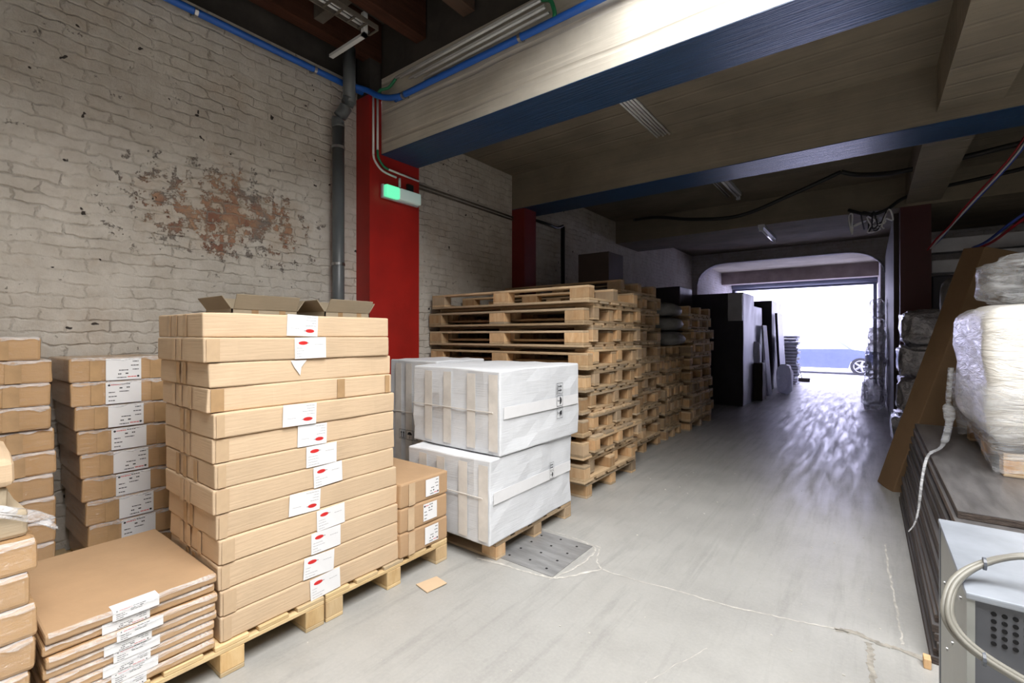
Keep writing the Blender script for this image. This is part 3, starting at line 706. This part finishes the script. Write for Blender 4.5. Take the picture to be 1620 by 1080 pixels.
# low stack of thin wrapped boxes -----------------------------------------
n = 8; hD = (.469 - .146) / n
for i in range(n):
    z = .146 + (n - 1 - i) * hD; jx = rnd.uniform(-.012, .008); jy = rnd.uniform(-.006, .006); lx, ly = .79, .535
    o = carton('thin_wrapped_box', ORD[i] + ' thin film wrapped box in the low stack left of the tall one' if i else 'flat wide brown top of the low thin box stack beside the tall stack', -2.645 + (jx if i else 0), .568 + (jy if i else 0), z, lx, ly, hD - .003, R(rnd.uniform(-.4, .4)), 'kraft' if i else 'kraftplain', 'thin wrapped boxes in the low stack', (3, 4, 1), .003, .008, 30 + i)
    yc = -.01 + (i % 2) * -.03 + rnd.uniform(-.01, .01)
    L = add_label(o, 'bars', lx / 2 + .004, yc, hD / 2 - .001, .145, hD * .95, bool(i % 2))
    if i == 0: boxo('label_fold', (-.052, 0, -.0725, .0725, hD * .475, hD * .475 + .0012), M['paper'], L)
    
# wrapped stack against the wall (second column), labelled
h = .1345
for i in range(9):
    z = .148 + (8 - i) * (h + .0012); lx, ly = .56, .47; jx = rnd.uniform(-.006, .01); jy = (8 - i) * -.004 + rnd.uniform(-.006, .006)
    o = carton('wrapped_box', ORD[i] + ' film wrapped brown box with wide white label in wall stack', -3.50 - lx / 2 + jx, .83 + jy + .012 * i * .6, z, lx, ly, h, R(rnd.uniform(-1, 1)), 'kraft', 'labelled wrapped boxes against the brick wall', (3, 4, 2), .005, .012, 50 + i, .0)
    add_label(o, 'bars', lx / 2 + .006, .0 + rnd.uniform(-.008, .008), h / 2, .165, h * .93, i % 2 == 0)
    add_tape(o, (lx / 2 + .0045, lx / 2 + .0055, -.15, -.10, .005, h - .008)); add_tape(o, (lx / 2 + .0045, lx / 2 + .0055, .13, .19, .005, h - .008))
# leftmost wrapped stack behind
h = .1245
for i in range(11):
    z = .146 + (10 - i) * (h - .003 + .0012) * .995; lx, ly = .56, .52
    o = carton('wrapped_box', ORD[i] + ' film wrapped brown box in the leftmost stack at the wall', -3.50 - lx / 2 + rnd.uniform(-.006, .01), .235 + .006 * i * .5 + rnd.uniform(-.006, .006) - (.03 if i == 0 else 0), z, lx, ly, h - .004, R(rnd.uniform(-1, 1)), 'kraft', 'wrapped boxes in the leftmost wall stack', (3, 4, 2), .005, .012, 80 + i)
    if i: add_label(o, 'bars', lx / 2 + .006, -.08, h / 2, .16, h * .9, i % 2 == 0)
    add_tape(o, (lx / 2 + .0045, lx / 2 + .0055, .08, .14, .005, h - .012))
for (cy_, nm) in ((.83, 'beneath the labelled wall stack'), (.06, 'beneath the leftmost wall stack')):
    pallet('shaded pine pallet ' + nm, -3.77, cy_ + (0 if cy_ > .5 else .17), 0, .62, .56 if cy_ > .5 else .56, .144, new=True)

# near left stack
h = .1085
for i in range(6):
    z = .147 + (5 - i) * (h + .0015); lx, ly = .60, .50
    o = carton('wrapped_box', ORD[i] + ' large film wrapped box of the nearest stack at left edge', -2.25 - lx / 2 + rnd.uniform(-.008, .0), .035 + (-.014 if i in (1, 4) else .0), z, lx, ly, h, R(rnd.uniform(-.6, .6)), 'kraft', 'wrapped boxes of the nearest left stack', (3, 4, 2), .005, .014, 110 + i)
    add_tape(o, (lx / 2 + .0045, lx / 2 + .0055, .10, .15, .005, h - .012))
zt = .147 + 6 * (h + .0015)
o = carton('wrapped_box', 'small pale film wrapped box just under the loose plastic at left edge', -2.53, .045, zt, .45, .44, .09, R(2), 'oldcard', None, (3, 4, 2), .006, .014, 131)
o = carton('wrapped_box', 'wrapped box half covered by the loose plastic at left edge', -2.57, .02, zt + .092, .44, .42, .082, R(-1), 'oldcard', None, (3, 4, 2), .006, .014, 133)
o = carton('wrapped_box', 'pale bulging box resting on loose plastic at far left edge', -2.56, .03, zt + .176, .46, .44, .095, R(-2), 'card', None, (3, 4, 2), .008, .02, 132, .0)
bm = bmesh.new()
G_ = [[None] * 9 for _ in range(15)]
for i in range(15):
    for j in range(9):
        u, v = i / 14, j / 8
        x = -2.325 + .05 * v - .02 * u; y = -.10 + .44 * u; z_ = zt + .168 - .03 * u - v * (.11 + .05 * math.sin(u * 7)) * (1 - .75 * u) - .10 * u ** 3
        nv = noise.noise_vector(Vector((u * 5, v * 4, 3))); G_[i][j] = bm.verts.new((x + nv.x * .03, y + nv.y * .02, z_ + nv.z * .02))
for i in range(14):
    for j in range(8): bm.faces.new((G_[i][j], G_[i + 1][j], G_[i + 1][j + 1], G_[i][j + 1]))
o = obj('loose_plastic_film', mesh_from(bm, 'loose_plastic_film', M['film'], True)); tag(o, 'loose torn end of clear plastic film hanging from the nearest left stack', 'plastic film')
sm = o.modifiers.new('t', 'SOLIDIFY'); sm.thickness = .0008

# three labelled boxes on the second pallet
h = .1495
for i in range(3):
    lx, ly = .62, .40
    o = carton('wrapped_box', ['top', 'middle', 'bottom'][i] + ' of three labelled brown boxes between the tall stack and white boxes', -2.245 - lx / 2, 2.03, .146 + (2 - i) * (h + .001), lx, ly, h, R([.5, -.4, .2][i]), 'kraftplain', 'three labelled boxes on the second pallet', (3, 4, 2), .005, .012, 140 + i)
    add_label(o, 'bars', lx / 2 + .006, [.055, .04, .05][i], h * .52, .115, h * .72, i % 2 == 0)
    add_tape(o, (lx / 2 + .0045, lx / 2 + .0055, -.14, -.09, .005, h - .008), 'tapelight')

# two open cartons behind the tall stack
def open_carton(label, cx, cy, z, lx, ly, h, rz, seed):
    e = empty('open_carton', (cx, cy, z), rz); tag(e, label, 'cardboard box')
    bm = bmesh.new(); t = .008
    for d_ in ((-lx / 2, -lx / 2 + t, -ly / 2, ly / 2, 0, h), (lx / 2 - t, lx / 2, -ly / 2, ly / 2, 0, h), (-lx / 2, lx / 2, -ly / 2, -ly / 2 + t, 0, h), (-lx / 2, lx / 2, ly / 2 - t, ly / 2, 0, h), (-lx / 2, lx / 2, -ly / 2, ly / 2, 0, t)): bxb(bm, *d_)
    obj('carton_body', mesh_from(bm, 'carton_body', M['oldcard']), e)
    for s in (-1, 1):
        f = boxo('flap', (0, .006, -ly / 2 + .01, ly / 2 - .01, 0, .11), M['oldcard'], e); f.location = (s * lx / 2, 0, h); f.rotation_euler = (0, R(28 * s + seed), 0)
        f = boxo('flap', (-lx / 2 + .01, lx / 2 - .01, 0, .006, 0, .10), M['oldcard'], e); f.location = (0, s * ly / 2, h); f.rotation_euler = (R(-35 * s), 0, 0)
    add_tape(e, (lx / 2, lx / 2 + .001, -ly * .22, -ly * .12, h * .3, h)); add_tape(e, (lx / 2, lx / 2 + .001, ly * .2, ly * .3, h * .3, h))
for k, (cy_, cx_, s_) in enumerate(((1.60, -3.66, 0), (2.17, -3.52, 5))):
    ly_ = (.46, .40)[k]
    b1 = carton('storage_carton', ['left', 'right'][k] + ' plain carton mostly hidden behind the tall tan stack', cx_, cy_, 0, .44, ly_, 1.08, 0, 'oldcard', None, (2, 2, 3), .003, .006, 150 + k)
    open_carton(['left dusty open carton with bent flaps behind the tall tan stack', 'right dusty open carton with bent flaps behind the tall tan stack'][k], cx_, cy_, 1.082, .44, ly_, .60, 0, s_)

# white cartons ------------------------------------------------------------
pallet('worn pine pallet under the pair of stacked white boxes', -2.52, 2.90, 0, 1.10, .98, .125)
def icons(parent, x, y, zc, s, vertical, n=3, face='x'):
    """this-way-up, umbrella and glass pictograms in rounded frames"""
    for i in range(n):
        bm = bmesh.new()
        def q(poly): bm.faces.new([bm.verts.new((0, a * s, b * s)) for a, b in poly])
        for r0, r1, r2, r3 in ((-.5, .5, .46, .5), (-.5, .5, -.5, -.46), (-.5, -.46, -.46, .46), (.46, .5, -.46, .46)): q([(r0, r2), (r1, r2), (r1, r3), (r0, r3)])
        if i == 0:
            for c in (-.18, .18):
                q([(c - .05, -.28), (c + .05, -.28), (c + .05, .12), (c - .05, .12)]); q([(c - .13, .12), (c + .13, .12), (c, .34)])
            q([(-.34, -.38), (.34, -.38), (.34, -.32), (-.34, -.32)])
        elif i == 1:
            q([(.34 * math.cos(t), .02 + .30 * math.sin(t)) for t in [math.pi * k / 10 for k in range(11)]]); q([(-.02, -.32), (.03, -.32), (.03, .02), (-.02, .02)]); q([(-.12, -.34), (.03, -.34), (.03, -.29), (-.12, -.29)])
        else:
            q([(-.2, .34), (.2, .34), (.17, .06), (.04, -.04), (-.04, -.04), (-.17, .06)][::-1]); q([(-.025, -.3), (.025, -.3), (.025, -.02), (-.025, -.02)]); q([(-.16, -.36), (.16, -.36), (.16, -.3), (-.16, -.3)])
        o_ = obj('printed_pictogram', mesh_from(bm, 'pictogram', M['ink'], recalc=False), parent)
        off = (i - (n - 1) / 2) * s * 1.12
        if face == 'x':
            o_.location = (x, y, zc - off) if vertical else (x, y + off, zc)
            if vertical: o_.rotation_euler = (R(-90), 0, 0)
        else:
            o_.rotation_euler = (0, 0, R(-90)); o_.location = (x + off, y, zc)
def white_carton(label, cx, cy, z, lx, ly, h, rz, seed, split, shear=0):
    o = carton('white_carton', label, cx, cy, z, lx, ly, h, rz, 'whitecard', None, (5, 6, 5), .014, .010, seed, .012)
    e = -ly / 2 - .012
    for tx in (-lx * .28, -lx * .05, lx * .22, lx * .45):
        add_tape(o, (tx - .045, tx + .035, e, e + .001, .03, h - .03), 'whitetape')
    add_tape(o, (lx / 2 + .009, lx / 2 + .0105, -ly / 2 + .03, ly / 2 - .03, h * split - .04, h * split + .04), 'paper')
    bm = bmesh.new(); bxb(bm, -lx / 2 + .01, lx / 2 - .05, e - .004, e + .002, h * split, h * split + .006); obj('flap_seam', mesh_from(bm, 'flap_seam', M['whitetape']), o)
    return o
o = white_carton('large white carton on the pallet, lower of the front pair', -2.345, 2.84, .128, .78, 1.06, .555, R(.6), 201, .55)
icons(o, .78 / 2 + .012, .21, .33, .058, True, 2)
o = white_carton('large white carton with three black pictograms, upper of the front pair', -2.375, 2.935, .690, .88, 1.02, .575, R(-1.2), 202, .5)
icons(o, .88 / 2 + .014, .20, .30, .085, True, 3)
o = white_carton('large white carton behind, partly hidden by the tall tan stack', -3.20, 3.05, .12, .60, .62, 1.16, R(1), 203, .6)
icons(o, -.02, -.62 / 2 - .014, .50, .085, False, 3, 'y')
pallet('shaded pine pallet under the rear white carton', -3.38, 3.02, 0, .60, .70, .118)

# pallet stacks --------------------------------------------------------------
H = .155; per = .2055
def pallet_stack(x1, y0, L, W, npair, side, z0=0.0, top_extra=False, seed=1, off=.15):
    rr = random.Random(seed); items = []
    z = z0; items.append((z, False, off * .5)); z += H
    for k in range(npair):
        items.append((z, True, 0)); 
        if k < npair - 1 or top_extra: items.append((z + per - H, False, off))
        z += per
    n = len(items)
    for k, (zz, fl_, dy) in enumerate(items):
        jx = rr.uniform(-.05, .02); jy = rr.uniform(-.015, .015); pos = ORD[n - 1 - k] if n - 1 - k < len(ORD) else 'low'
        pallet(pos + (' upturned' if fl_ else '') + ' pallet in the ' + side, x1 - L / 2 + jx, y0 + W / 2 + dy + jy, zz, L, W, H, fl_, R(rr.uniform(-.5, .5)), 'pallets in the ' + side)
pallet_stack(-2.02, 3.74, 2.02, 1.13, 9, 'pallet stack right behind the white cartons', seed=3)
pallet_stack(-2.28, 5.16, 1.75, 1.13, 10, 'second pallet stack from the white cartons', seed=5)
pallet_stack(-2.27, 6.58, 1.75, .68, 6, 'low third pallet stack in the row', seed=7, off=.10)
pallet_stack(-2.20, 7.42, 1.75, 1.2, 9, 'fourth, farthest pallet stack in the row', seed=9)
for k, (x, y, z, s_) in enumerate(((-2.55, 6.98, 1.385, 1), (-2.58, 7.0, 1.60, 2), (-2.60, 6.98, 1.81, 3))):
    o = obj('sack', blob(.75, .56, .215, M['sack'], s_ * 7, .08, 1.5, 3, .6), None, (x, y, z - .04)); tag(o, ['lowest', 'middle', 'uppermost'][k] + ' grey sack lying on the low third pallet stack', 'sack', 'grey sacks on the third pallet stack')
o = carton('dark_box', 'small dark brown box on top of the second pallet stack', -2.98, 5.95, 2.176, .46, .46, .44, 0, 'darkcard', None, (2, 2, 2), .003, .006, 160)

# dark goods beyond the pallets ------------------------------------------------
def dark_block(name, label, d, m, cat, seed):
    o = obj(name, soft_box(d[1] - d[0], d[3] - d[2], d[5] - d[4], M[m], (3, 3, 6), .012, .012, seed), None, ((d[0] + d[1]) / 2, (d[2] + d[3]) / 2, d[4])); tag(o, label, cat); return o
dark_block('wrapped_furniture', 'black wrapped tall goods behind the farthest pallet stack', (-3.95, -2.95, 9.3, 10.1, 0, 2.46), 'dark', 'wrapped goods', 1)
o = dark_block('wrapped_furniture', 'large black wrapped block beside the way, tallest dark goods', (-3.6, -2.10, 10.75, 11.9, 0, 2.40), 'dark', 'wrapped goods', 2)
dark_block('dark_box', 'dark brown carton standing on floor before the black wrapped goods', (-2.40, -1.93, 11.95, 12.35, 0, .86), 'darkcard', 'cardboard box', 3)
o = obj('foam_sheet', soft_box(.28, .09, .58, M['palesteel'], (1, 1, 3), .01, .01, 4), None, (-2.24, 10.69, 1.80));
tag(o, 'pale grey foam piece hanging on corner of the large black wrapped block', 'foam')
dark_block('wrapped_furniture', 'dark middle stack of goods behind the large black block', (-3.6, -2.2, 12.4, 13.5, 0, 2.2), 'dark', 'wrapped goods', 5)
dark_block('wrapped_furniture', 'black tall goods nearest the bright street door', (-3.6, -2.12, 14.5, 16.3, 0, 2.45), 'dark', 'wrapped goods', 6)
o = obj('white_package', blob(.30, .25, .5, M['plastic'], 4, .08, 2, 3, .5), None, (-2.16, 12.15, .85)); tag(o, 'white wrapped package standing on the dark brown carton', 'package')
o = obj('leaning_board', soft_box(.05, .55, 1.75, M['plastic'], (1, 2, 3), .01, .006, 8), None, (-2.0, 13.3, .0), (0, R(-4), 0)); tag(o, 'white edged panel leaning against the dark goods near the doorway', 'panel')
o = obj('plastic_bag', blob(.35, .5, .75, M['plastic'], 9, .2, 2.5, 3, .6), None, (-1.72, 13.78, 0)); tag(o, 'white plastic bag on floor at foot of the leaning white panel', 'plastic bag')
o = obj('leaning_board', soft_box(.06, 1.0, 2.1, M['dark'], (1, 2, 3), .008, .006, 11), None, (-1.90, 14.9, .0), (0, R(-3), 0)); tag(o, 'dark panel leaning against the goods nearest the street door', 'panel')
for k in range(16):
    o = obj('folded_sheet', soft_box(.55, .5, .068, M['plastic'], (2, 2, 1), .012, .01, 300 + k), None, (-2.0 + rnd.uniform(-.04, .05), 16.65 + rnd.uniform(-.03, .03), .002 + k * .094), (0, 0, R(rnd.uniform(-6, 6))))
    tag(o, ORD[15 - k] + ' white folded sheet in the ragged pile near street door', 'folded sheet', 'white folded sheets near the street door')
    boxo('dark_layer', (-.26, .26, -.24, .24, -.018, .0), M['dark'], o) if k else None
bm = empty('broom', (-1.72, 17.7, 0)); tag(bm, 'broom leaning by the white pile, its dark head on the floor', 'broom')
boxo('broom_head', (-.22, .22, -.04, .04, .07, .12), M['bristle'], bm, .01); boxo('bristles', (-.21, .21, -.035, .035, 0, .07), M['bristle'], bm)
tubeo('handle', [(0, 0, .1), (-.05, .02, .28), (-.26, -.55, 1.35)], .013, M['dark'], bm, 8)

# right side: bags and foil-wrapped goods by the column
M['bagfilm'] = film_mat('thin_white_plastic', (.85, .86, .93), .25, .8, 6)
bagpos = [(.09, 13.0, 0, .38, .8, .74), (.07, 12.1, 0, .38, .75, .60), (.11, 13.0, .74, .34, .75, .60), (.10, 12.1, .60, .34, .7, .55), (.13, 13.0, 1.34, .30, .7, .54), (.12, 12.1, 1.15, .30, .65, .5), (.14, 13.0, 1.88, .26, .6, .42)]
for k, (x, y, z, a, b_, c) in enumerate(bagpos):
    o = obj('plastic_bundle', blob(a, b_, c, M['bagfilm'], 20 + k, .22, 2.2, 4, .6), None, (x, y, z)); tag(o, ['lowest rear', 'lowest front', 'second rear', 'second front', 'third rear', 'third front', 'highest'][k] + ' crumpled white plastic bundle heaped at right jamb of the opening', 'plastic bundle', 'white plastic bundles by the right jamb')
for k, (x, y, z, a, b_, c) in enumerate(((.50, 8.1, 0, .52, .75, .5), (.52, 8.1, .49, .46, .7, .48), (.53, 8.1, .96, .46, .7, .42), (.58, 8.15, 1.37, .5, .7, .45))):
    o = obj('foil_bundle', blob(a, b_, c, M['foil'], 40 + k, .18, 2.6, 4, .45), None, (x, y, z)); tag(o, ['lowest', 'second lowest', 'third', 'top'][k] + ' film wrapped bundle piled before the right red column', 'wrapped bundle', 'wrapped bundles before the right red column')
for k, (z, c) in enumerate(((0, .42), (.42, .36), (.78, .36), (1.14, .36))):
    o = carton('dark_box', ['bottom', 'second', 'third', 'top'][k] + ' dim grey box in the pile between foil bundles and leaning box', .98, 7.3, z, .62, .6, c - .004, R(rnd.uniform(-3, 3)), 'browncard', 'dim boxes behind the leaning box', (2, 2, 2), .01, .01, 170 + k)
o = obj('dark_sack', blob(.6, .6, .70, M['sack'], 60, .15, 2, 3, .6), None, (.95, 7.3, 1.49)); tag(o, 'large dark sack on top of the dim boxes behind leaning box', 'sack')

# long leaning carton
lc = empty('long_carton', (.12, 5.90, .0), rot=(Matrix.Rotation(R(15.4), 3, 'Y') @ Matrix.Rotation(R(24), 3, 'Z')).to_euler()); tag(lc, 'long narrow brown carton leaning over to the right beside the dark boards', 'cardboard box')
o = obj('carton_body', soft_box(.30, .28, 2.38, M['browncard'], (2, 2, 8), .004, .006, 77), lc, (.15, 0, 0))

# stack of dark plywood boards ---------------------------------------------------
nb = 20; tb = .70 / nb
for i in range(nb):
    z = i * tb; rr_ = random.Random(400 + i)
    x0 = .225 + .10 * (i / nb) ** 1.0 + rr_.uniform(-.012, .012); y0 = 2.88 + rr_.uniform(-.03, .03); L = 2.66
    if i == nb - 1: y0 = 2.93; x0 = .325
    e = obj('plywood_board', None) if False else empty('plywood_board', ((x0 + .75), y0 + L / 2, z), R(rr_.uniform(-.25, .25)))
    tag(e, (ORD[nb - 1 - i] + ' dark plywood board in the thick pile on the right'), 'board', 'dark plywood boards in the pile')
    boxo('core', (-.75, .75, -L / 2, L / 2, .0015, tb - .004), M['boardedge'], e)
    boxo('face_sheet', (-.748, .748, -L / 2 + .002, L / 2 - .002, tb - .004, tb - .0008), M['boards'], e)
o = boxo('wood_offcut', (.195, .222, 2.80, 2.85, 0, .045), M['block'], None, .004); tag(o, 'small orange wood offcut on floor at near foot of the board pile', 'wood scrap')

# wrapped white load on the boards
ZB = .70
pallet('orange pine pallet under the white wrapped load on the boards', 1.08, 4.42, ZB, .95, 1.25, .13)
bmx = bmesh.new(); bxb(bmx, .52, 1.60, 3.70, 5.10, ZB + .17, 1.675)
bmesh.ops.bevel(bmx, geom=bmx.edges[:], offset=.10, segments=5, affect='EDGES', profile=.5)
for ax, a0, a1, n_ in ((0, .62, 1.5, 9), (1, 3.8, 5.0, 11), (2, ZB + .27, 1.57, 9)):
    for i in range(1, n_):
        co = [0, 0, 0]; no = [0, 0, 0]; co[ax] = a0 + (a1 - a0) * i / n_; no[ax] = 1
        bmesh.ops.bisect_plane(bmx, geom=bmx.verts[:] + bmx.edges[:] + bmx.faces[:], plane_co=co, plane_no=no)
for v in bmx.verts:
    nv = noise.noise_vector(v.co * 2.6); n2 = noise.noise_vector(Vector((v.co.x * 3, v.co.y * 3, v.co.z * 14)))
    v.co += nv * .03 + n2 * .010
    t = max(0, (1.15 - v.co.z)) ; 
    c_ = Vector((1.06, 4.4, v.co.z)); v.co = c_ + (v.co - c_) * (1 - .10 * t * 2) if v.co.z < 1.15 else v.co
    v.co.z = max(v.co.z, ZB + .135)
lo = empty('wrapped_load', (1.06, 4.4, ZB + .14)); tag(lo, 'bulky white film wrapped foam load on the dark boards at right edge', 'wrapped load')
o = obj('foam_block', mesh_from(bmx, 'foam_block', M['foam'], True), lo, (-1.06, -4.4, -ZB - .14))
# film skirt pulled down around the pallet corners
bmx = bmesh.new(); N_ = 64; rings = []
def skirt_pt(t, hz, k):
    per_ = [(.50, 5.12), (.50, 3.66), (1.62, 3.66), (1.62, 5.12)]
    s = t * 4; i = int(s) % 4; f = s - int(s); a, b_ = per_[i], per_[(i + 1) % 4]
    return a[0] + (b_[0] - a[0]) * f, a[1] + (b_[1] - a[1]) * f
for k in range(7):
    ring = []
    for j in range(N_):
        x, y = skirt_pt(j / N_, 0, k); u = k / 6
        cx_, cy_ = 1.06, 4.4; sc = 1.0 - .10 * u + .015 * noise.noise(Vector((j * .5, k * .7, 1)))
        zz = ZB + .52 - u * .50 + .012 * noise.noise(Vector((j * .3, 0, 4)))
        # the film hangs to the boards at the corners and rises between them
        f = abs(((j / N_ * 4) % 1) - .5) * 2; zz += (1 - f ** .8) * .13 * u
        ring.append(bmx.verts.new((cx_ + (x - cx_) * sc, cy_ + (y - cy_) * sc, max(zz, ZB + .004))))
    rings.append(ring)
for k in range(6):
    for j in range(N_): bmx.faces.new((rings[k][j], rings[k][(j + 1) % N_], rings[k + 1][(j + 1) % N_], rings[k + 1][j]))
o = obj('film_skirt', mesh_from(bmx, 'film_skirt', M['filmclear'], True), lo, (-1.06, -4.4, -ZB - .14)); 
# gathered film on the left corner with its loose tail hanging over the boards
tl = tubeo('film_tail', [(.50, 4.9, 1.25), (.48, 4.85, 1.0), (.47, 4.7, .86), (.40, 4.35, .74), (.31, 4.1, .715), (.27, 3.95, .60), (.245, 3.85, .42), (.22, 3.78, .34), (.19, 3.74, .30)], [.035, .035, .022, .012, .009, .008, .006, .005, .003], M['filmclear'], lo, 8, 4, .5)
tl.location = (-1.06, -4.4, -ZB - .14)
# smaller wrapped item on top
o = empty('wrapped_parcel', (1.10, 4.62, 1.69)); tag(o, 'smaller film wrapped foam parcel on top of the white load', 'wrapped parcel')
obj('foam_block', blob(.75, .55, .36, M['foam'], 70, .05, 1.5, 4, .35), o, (.15, 0, 0)); boxo('foam_strap', (-.03, .12, -.29, -.275, .02, .37), M['oldcard'], o)
obj('film_wrap', blob(1.0, .6, .36, M['filmclear'], 71, .12, 2.5, 4, .5), o, (.02, 0, 0))

# metal cabinet in the near right corner
mc = empty('metal_cabinet', (.195, 1.61, 0)); tag(mc, 'grey sheet metal cabinet with galvanised top and round vent holes, bottom right', 'metal cabinet')
Hc = .85; Wc = .85; Dc = .585
bm = bmesh.new(); bxb(bm, .012, Wc, .006, Dc, 0, Hc - .004); obj('front_panel', mesh_from(bm, 'front_panel', M['steelfront']), mc)
boxo('top_panel', (-.004, Wc + .002, -.004, Dc + .004, Hc - .004, Hc + .012), M['galv'], mc, .004)
boxo('side_panel', (0, .012, .012, Dc - .035, 0, Hc - .004), M['galvside'], mc)
boxo('corner_rim', (-.002, .016, Dc - .035, Dc, 0, Hc - .004), M['rim'], mc); boxo('corner_rim', (-.002, .013, .0, .012, 0, Hc - .004), M['galvside'], mc)
for i in range(7):
    for j in range(5):
        bm = bmesh.new(); x = .046 + i * .0185; z = Hc - .028 - j * .018
        tubeb(bm, [(x, .004, z), (x, .0066, z)], .0052, 14); obj('vent_hole', mesh_from(bm, 'vent_hole', M['hole']), mc)
for z in (.80, .70, .60, .52, .47, .44):
    bm = bmesh.new(); y = .3 + .2 * math.sin(z * 37); tubeb(bm, [(0, y, z), (-.004, y, z)], .006, 10); obj('rivet', mesh_from(bm, 'rivet', M['clamp']), mc)
loop = [(.95, 1.76, Hc + .03), (.65, 1.74, Hc + .04), (.42, 1.72, .945), (.306, 1.71, .945), (.2245, 1.70, .905), (.172, 1.65, .868), (.150, 1.60, .818), (.158, 1.575, .778), (.1985, 1.56, .743), (.281, 1.56, .705), (.42, 1.57, .65), (.65, 1.58, .58), (.95, 1.58, .50)]
cc = empty('cable_bundle', (.195, 1.55, .5)); tag(cc, 'thick grey beige cable bundle looping over the metal cabinet', 'cable')
off = Vector(cc.location)
def cloop(dx, dy, dz, s): return [Vector((p[0] + dx * (1 if i > 3 else .6), p[1] + dy, p[2] + dz)) - off for i, p in enumerate(loop)]
tubeo('cable_strand', cloop(0, 0, 0, 1), .0075, M['cablegrey'], cc, 10, 6); tubeo('cable_strand', cloop(.012, -.004, .006, 1), .0072, M['cablegrey'], cc, 10, 6)
tubeo('cable_strand', cloop(.006, -.012, .004, 1), .006, M['cablegrey'], cc, 10, 6)
for q, ax in (((.236, 1.695, .912), 'x'), ((.215, 1.553, .737), 'x')):
    bm = bmesh.new(); p = Vector(q) - off; tubeb(bm, [p + Vector((-.003, 0, 0)), p + Vector((.003, 0, 0))], .016, 12); obj('cable_tie', mesh_from(bm, 'cable_tie', M['rim']), cc)

# litter on the floor
bm = bmesh.new(); v = [bm.verts.new(p) for p in ((-2.16, 1.88, .004), (-2.04, 1.86, .003), (-2.02, 2.0, .006), (-2.13, 2.02, .004))]; bm.faces.new(v)
r_ = bmesh.ops.extrude_face_region(bm, geom=bm.faces[:]); bmesh.ops.translate(bm, verts=[g_ for g_ in r_['geom'] if isinstance(g_, bmesh.types.BMVert)], vec=(0, 0, .004))
o = obj('cardboard_scrap', mesh_from(bm, 'cardboard_scrap', M['card'])); tag(o, 'small scrap of tan cardboard lying on floor beside the second pallet', 'scrap')
bm = bmesh.new(); rr_ = random.Random(5)
for i in range(70):
    x = rr_.uniform(-2.2, .1); y = rr_.uniform(1.0, 5.5); s = rr_.uniform(.002, .006)
    bxb(bm, x - s, x + s, y - s, y + s, 0, s * .6)
o = obj('floor_debris', mesh_from(bm, 'floor_debris', M['chalk'])); tag(o, 'pale crumbs of debris scattered over the concrete floor', 'debris', kind='stuff')

# car in the street
car = empty('car', (-1.55, 22.8, -.02)); tag(car, 'dark blue car parked in the bright street beyond the doorway', 'car')
prof = [(-2.1, .35), (-2.12, .62), (-1.95, .86), (-1.5, .93), (-.95, 1.36), (-.2, 1.46), (.55, 1.38), (1.05, .98), (1.75, .88), (2.08, .72), (2.12, .42), (2.0, .26), (1.68, .26), (1.62, .48), (1.42, .62), (1.18, .62), (.98, .48), (.92, .24), (-.95, .24), (-1.01, .48), (-1.2, .62), (-1.44, .62), (-1.64, .48), (-1.70, .26), (-2.0, .26)]
bm = bmesh.new(); prismb(bm, prof, 'y', -.82, .82); 
for v in bm.verts:
    if v.co.z > .95: v.co.y *= 1 - .25 * (v.co.z - .95) / .5
obj('body', mesh_from(bm, 'body', M['carpaint']), car)
for s in (-1, 1):
    bm = bmesh.new()
    q = [(-1.32, .97), (-.90, 1.30), (-.2, 1.38), (.5, 1.31), (.92, 1.0)]
    vs = [bm.verts.new((a, s * (.825 - .205 * max(0, b_ - .95) / .5 * 1.0) , b_)) for a, b_ in q]; bm.faces.new(vs)
    obj('side_window', mesh_from(bm, 'side_window', M['carglass'], recalc=False), car)
for x in (-1.32, 1.30):
    for s in (-1, 1):
        bm = bmesh.new(); tubeb(bm, [(x, s * .62, .33), (x, s * .83, .33)], .33, 28); t_ = obj('wheel', mesh_from(bm, 'wheel', M['tyre'], False), car)
        bm = bmesh.new(); tubeb(bm, [(x, s * .80, .33), (x, s * .845, .33)], .06, 12)
        for k in range(5):
            a = k * 2 * math.pi / 5; tubeb(bm, [(x, s * .838, .33), (x + .21 * math.cos(a), s * .838, .33 + .21 * math.sin(a))], [.05, .035], 6)
        tubeb(bm, [(x + .215 * math.cos(a), s * .838, .33 + .215 * math.sin(a)) for a in [2 * math.pi * i / 24 for i in range(25)]], .018, 6, False)
        obj('alloy_rim', mesh_from(bm, 'alloy_rim', M['alloy']), t_)
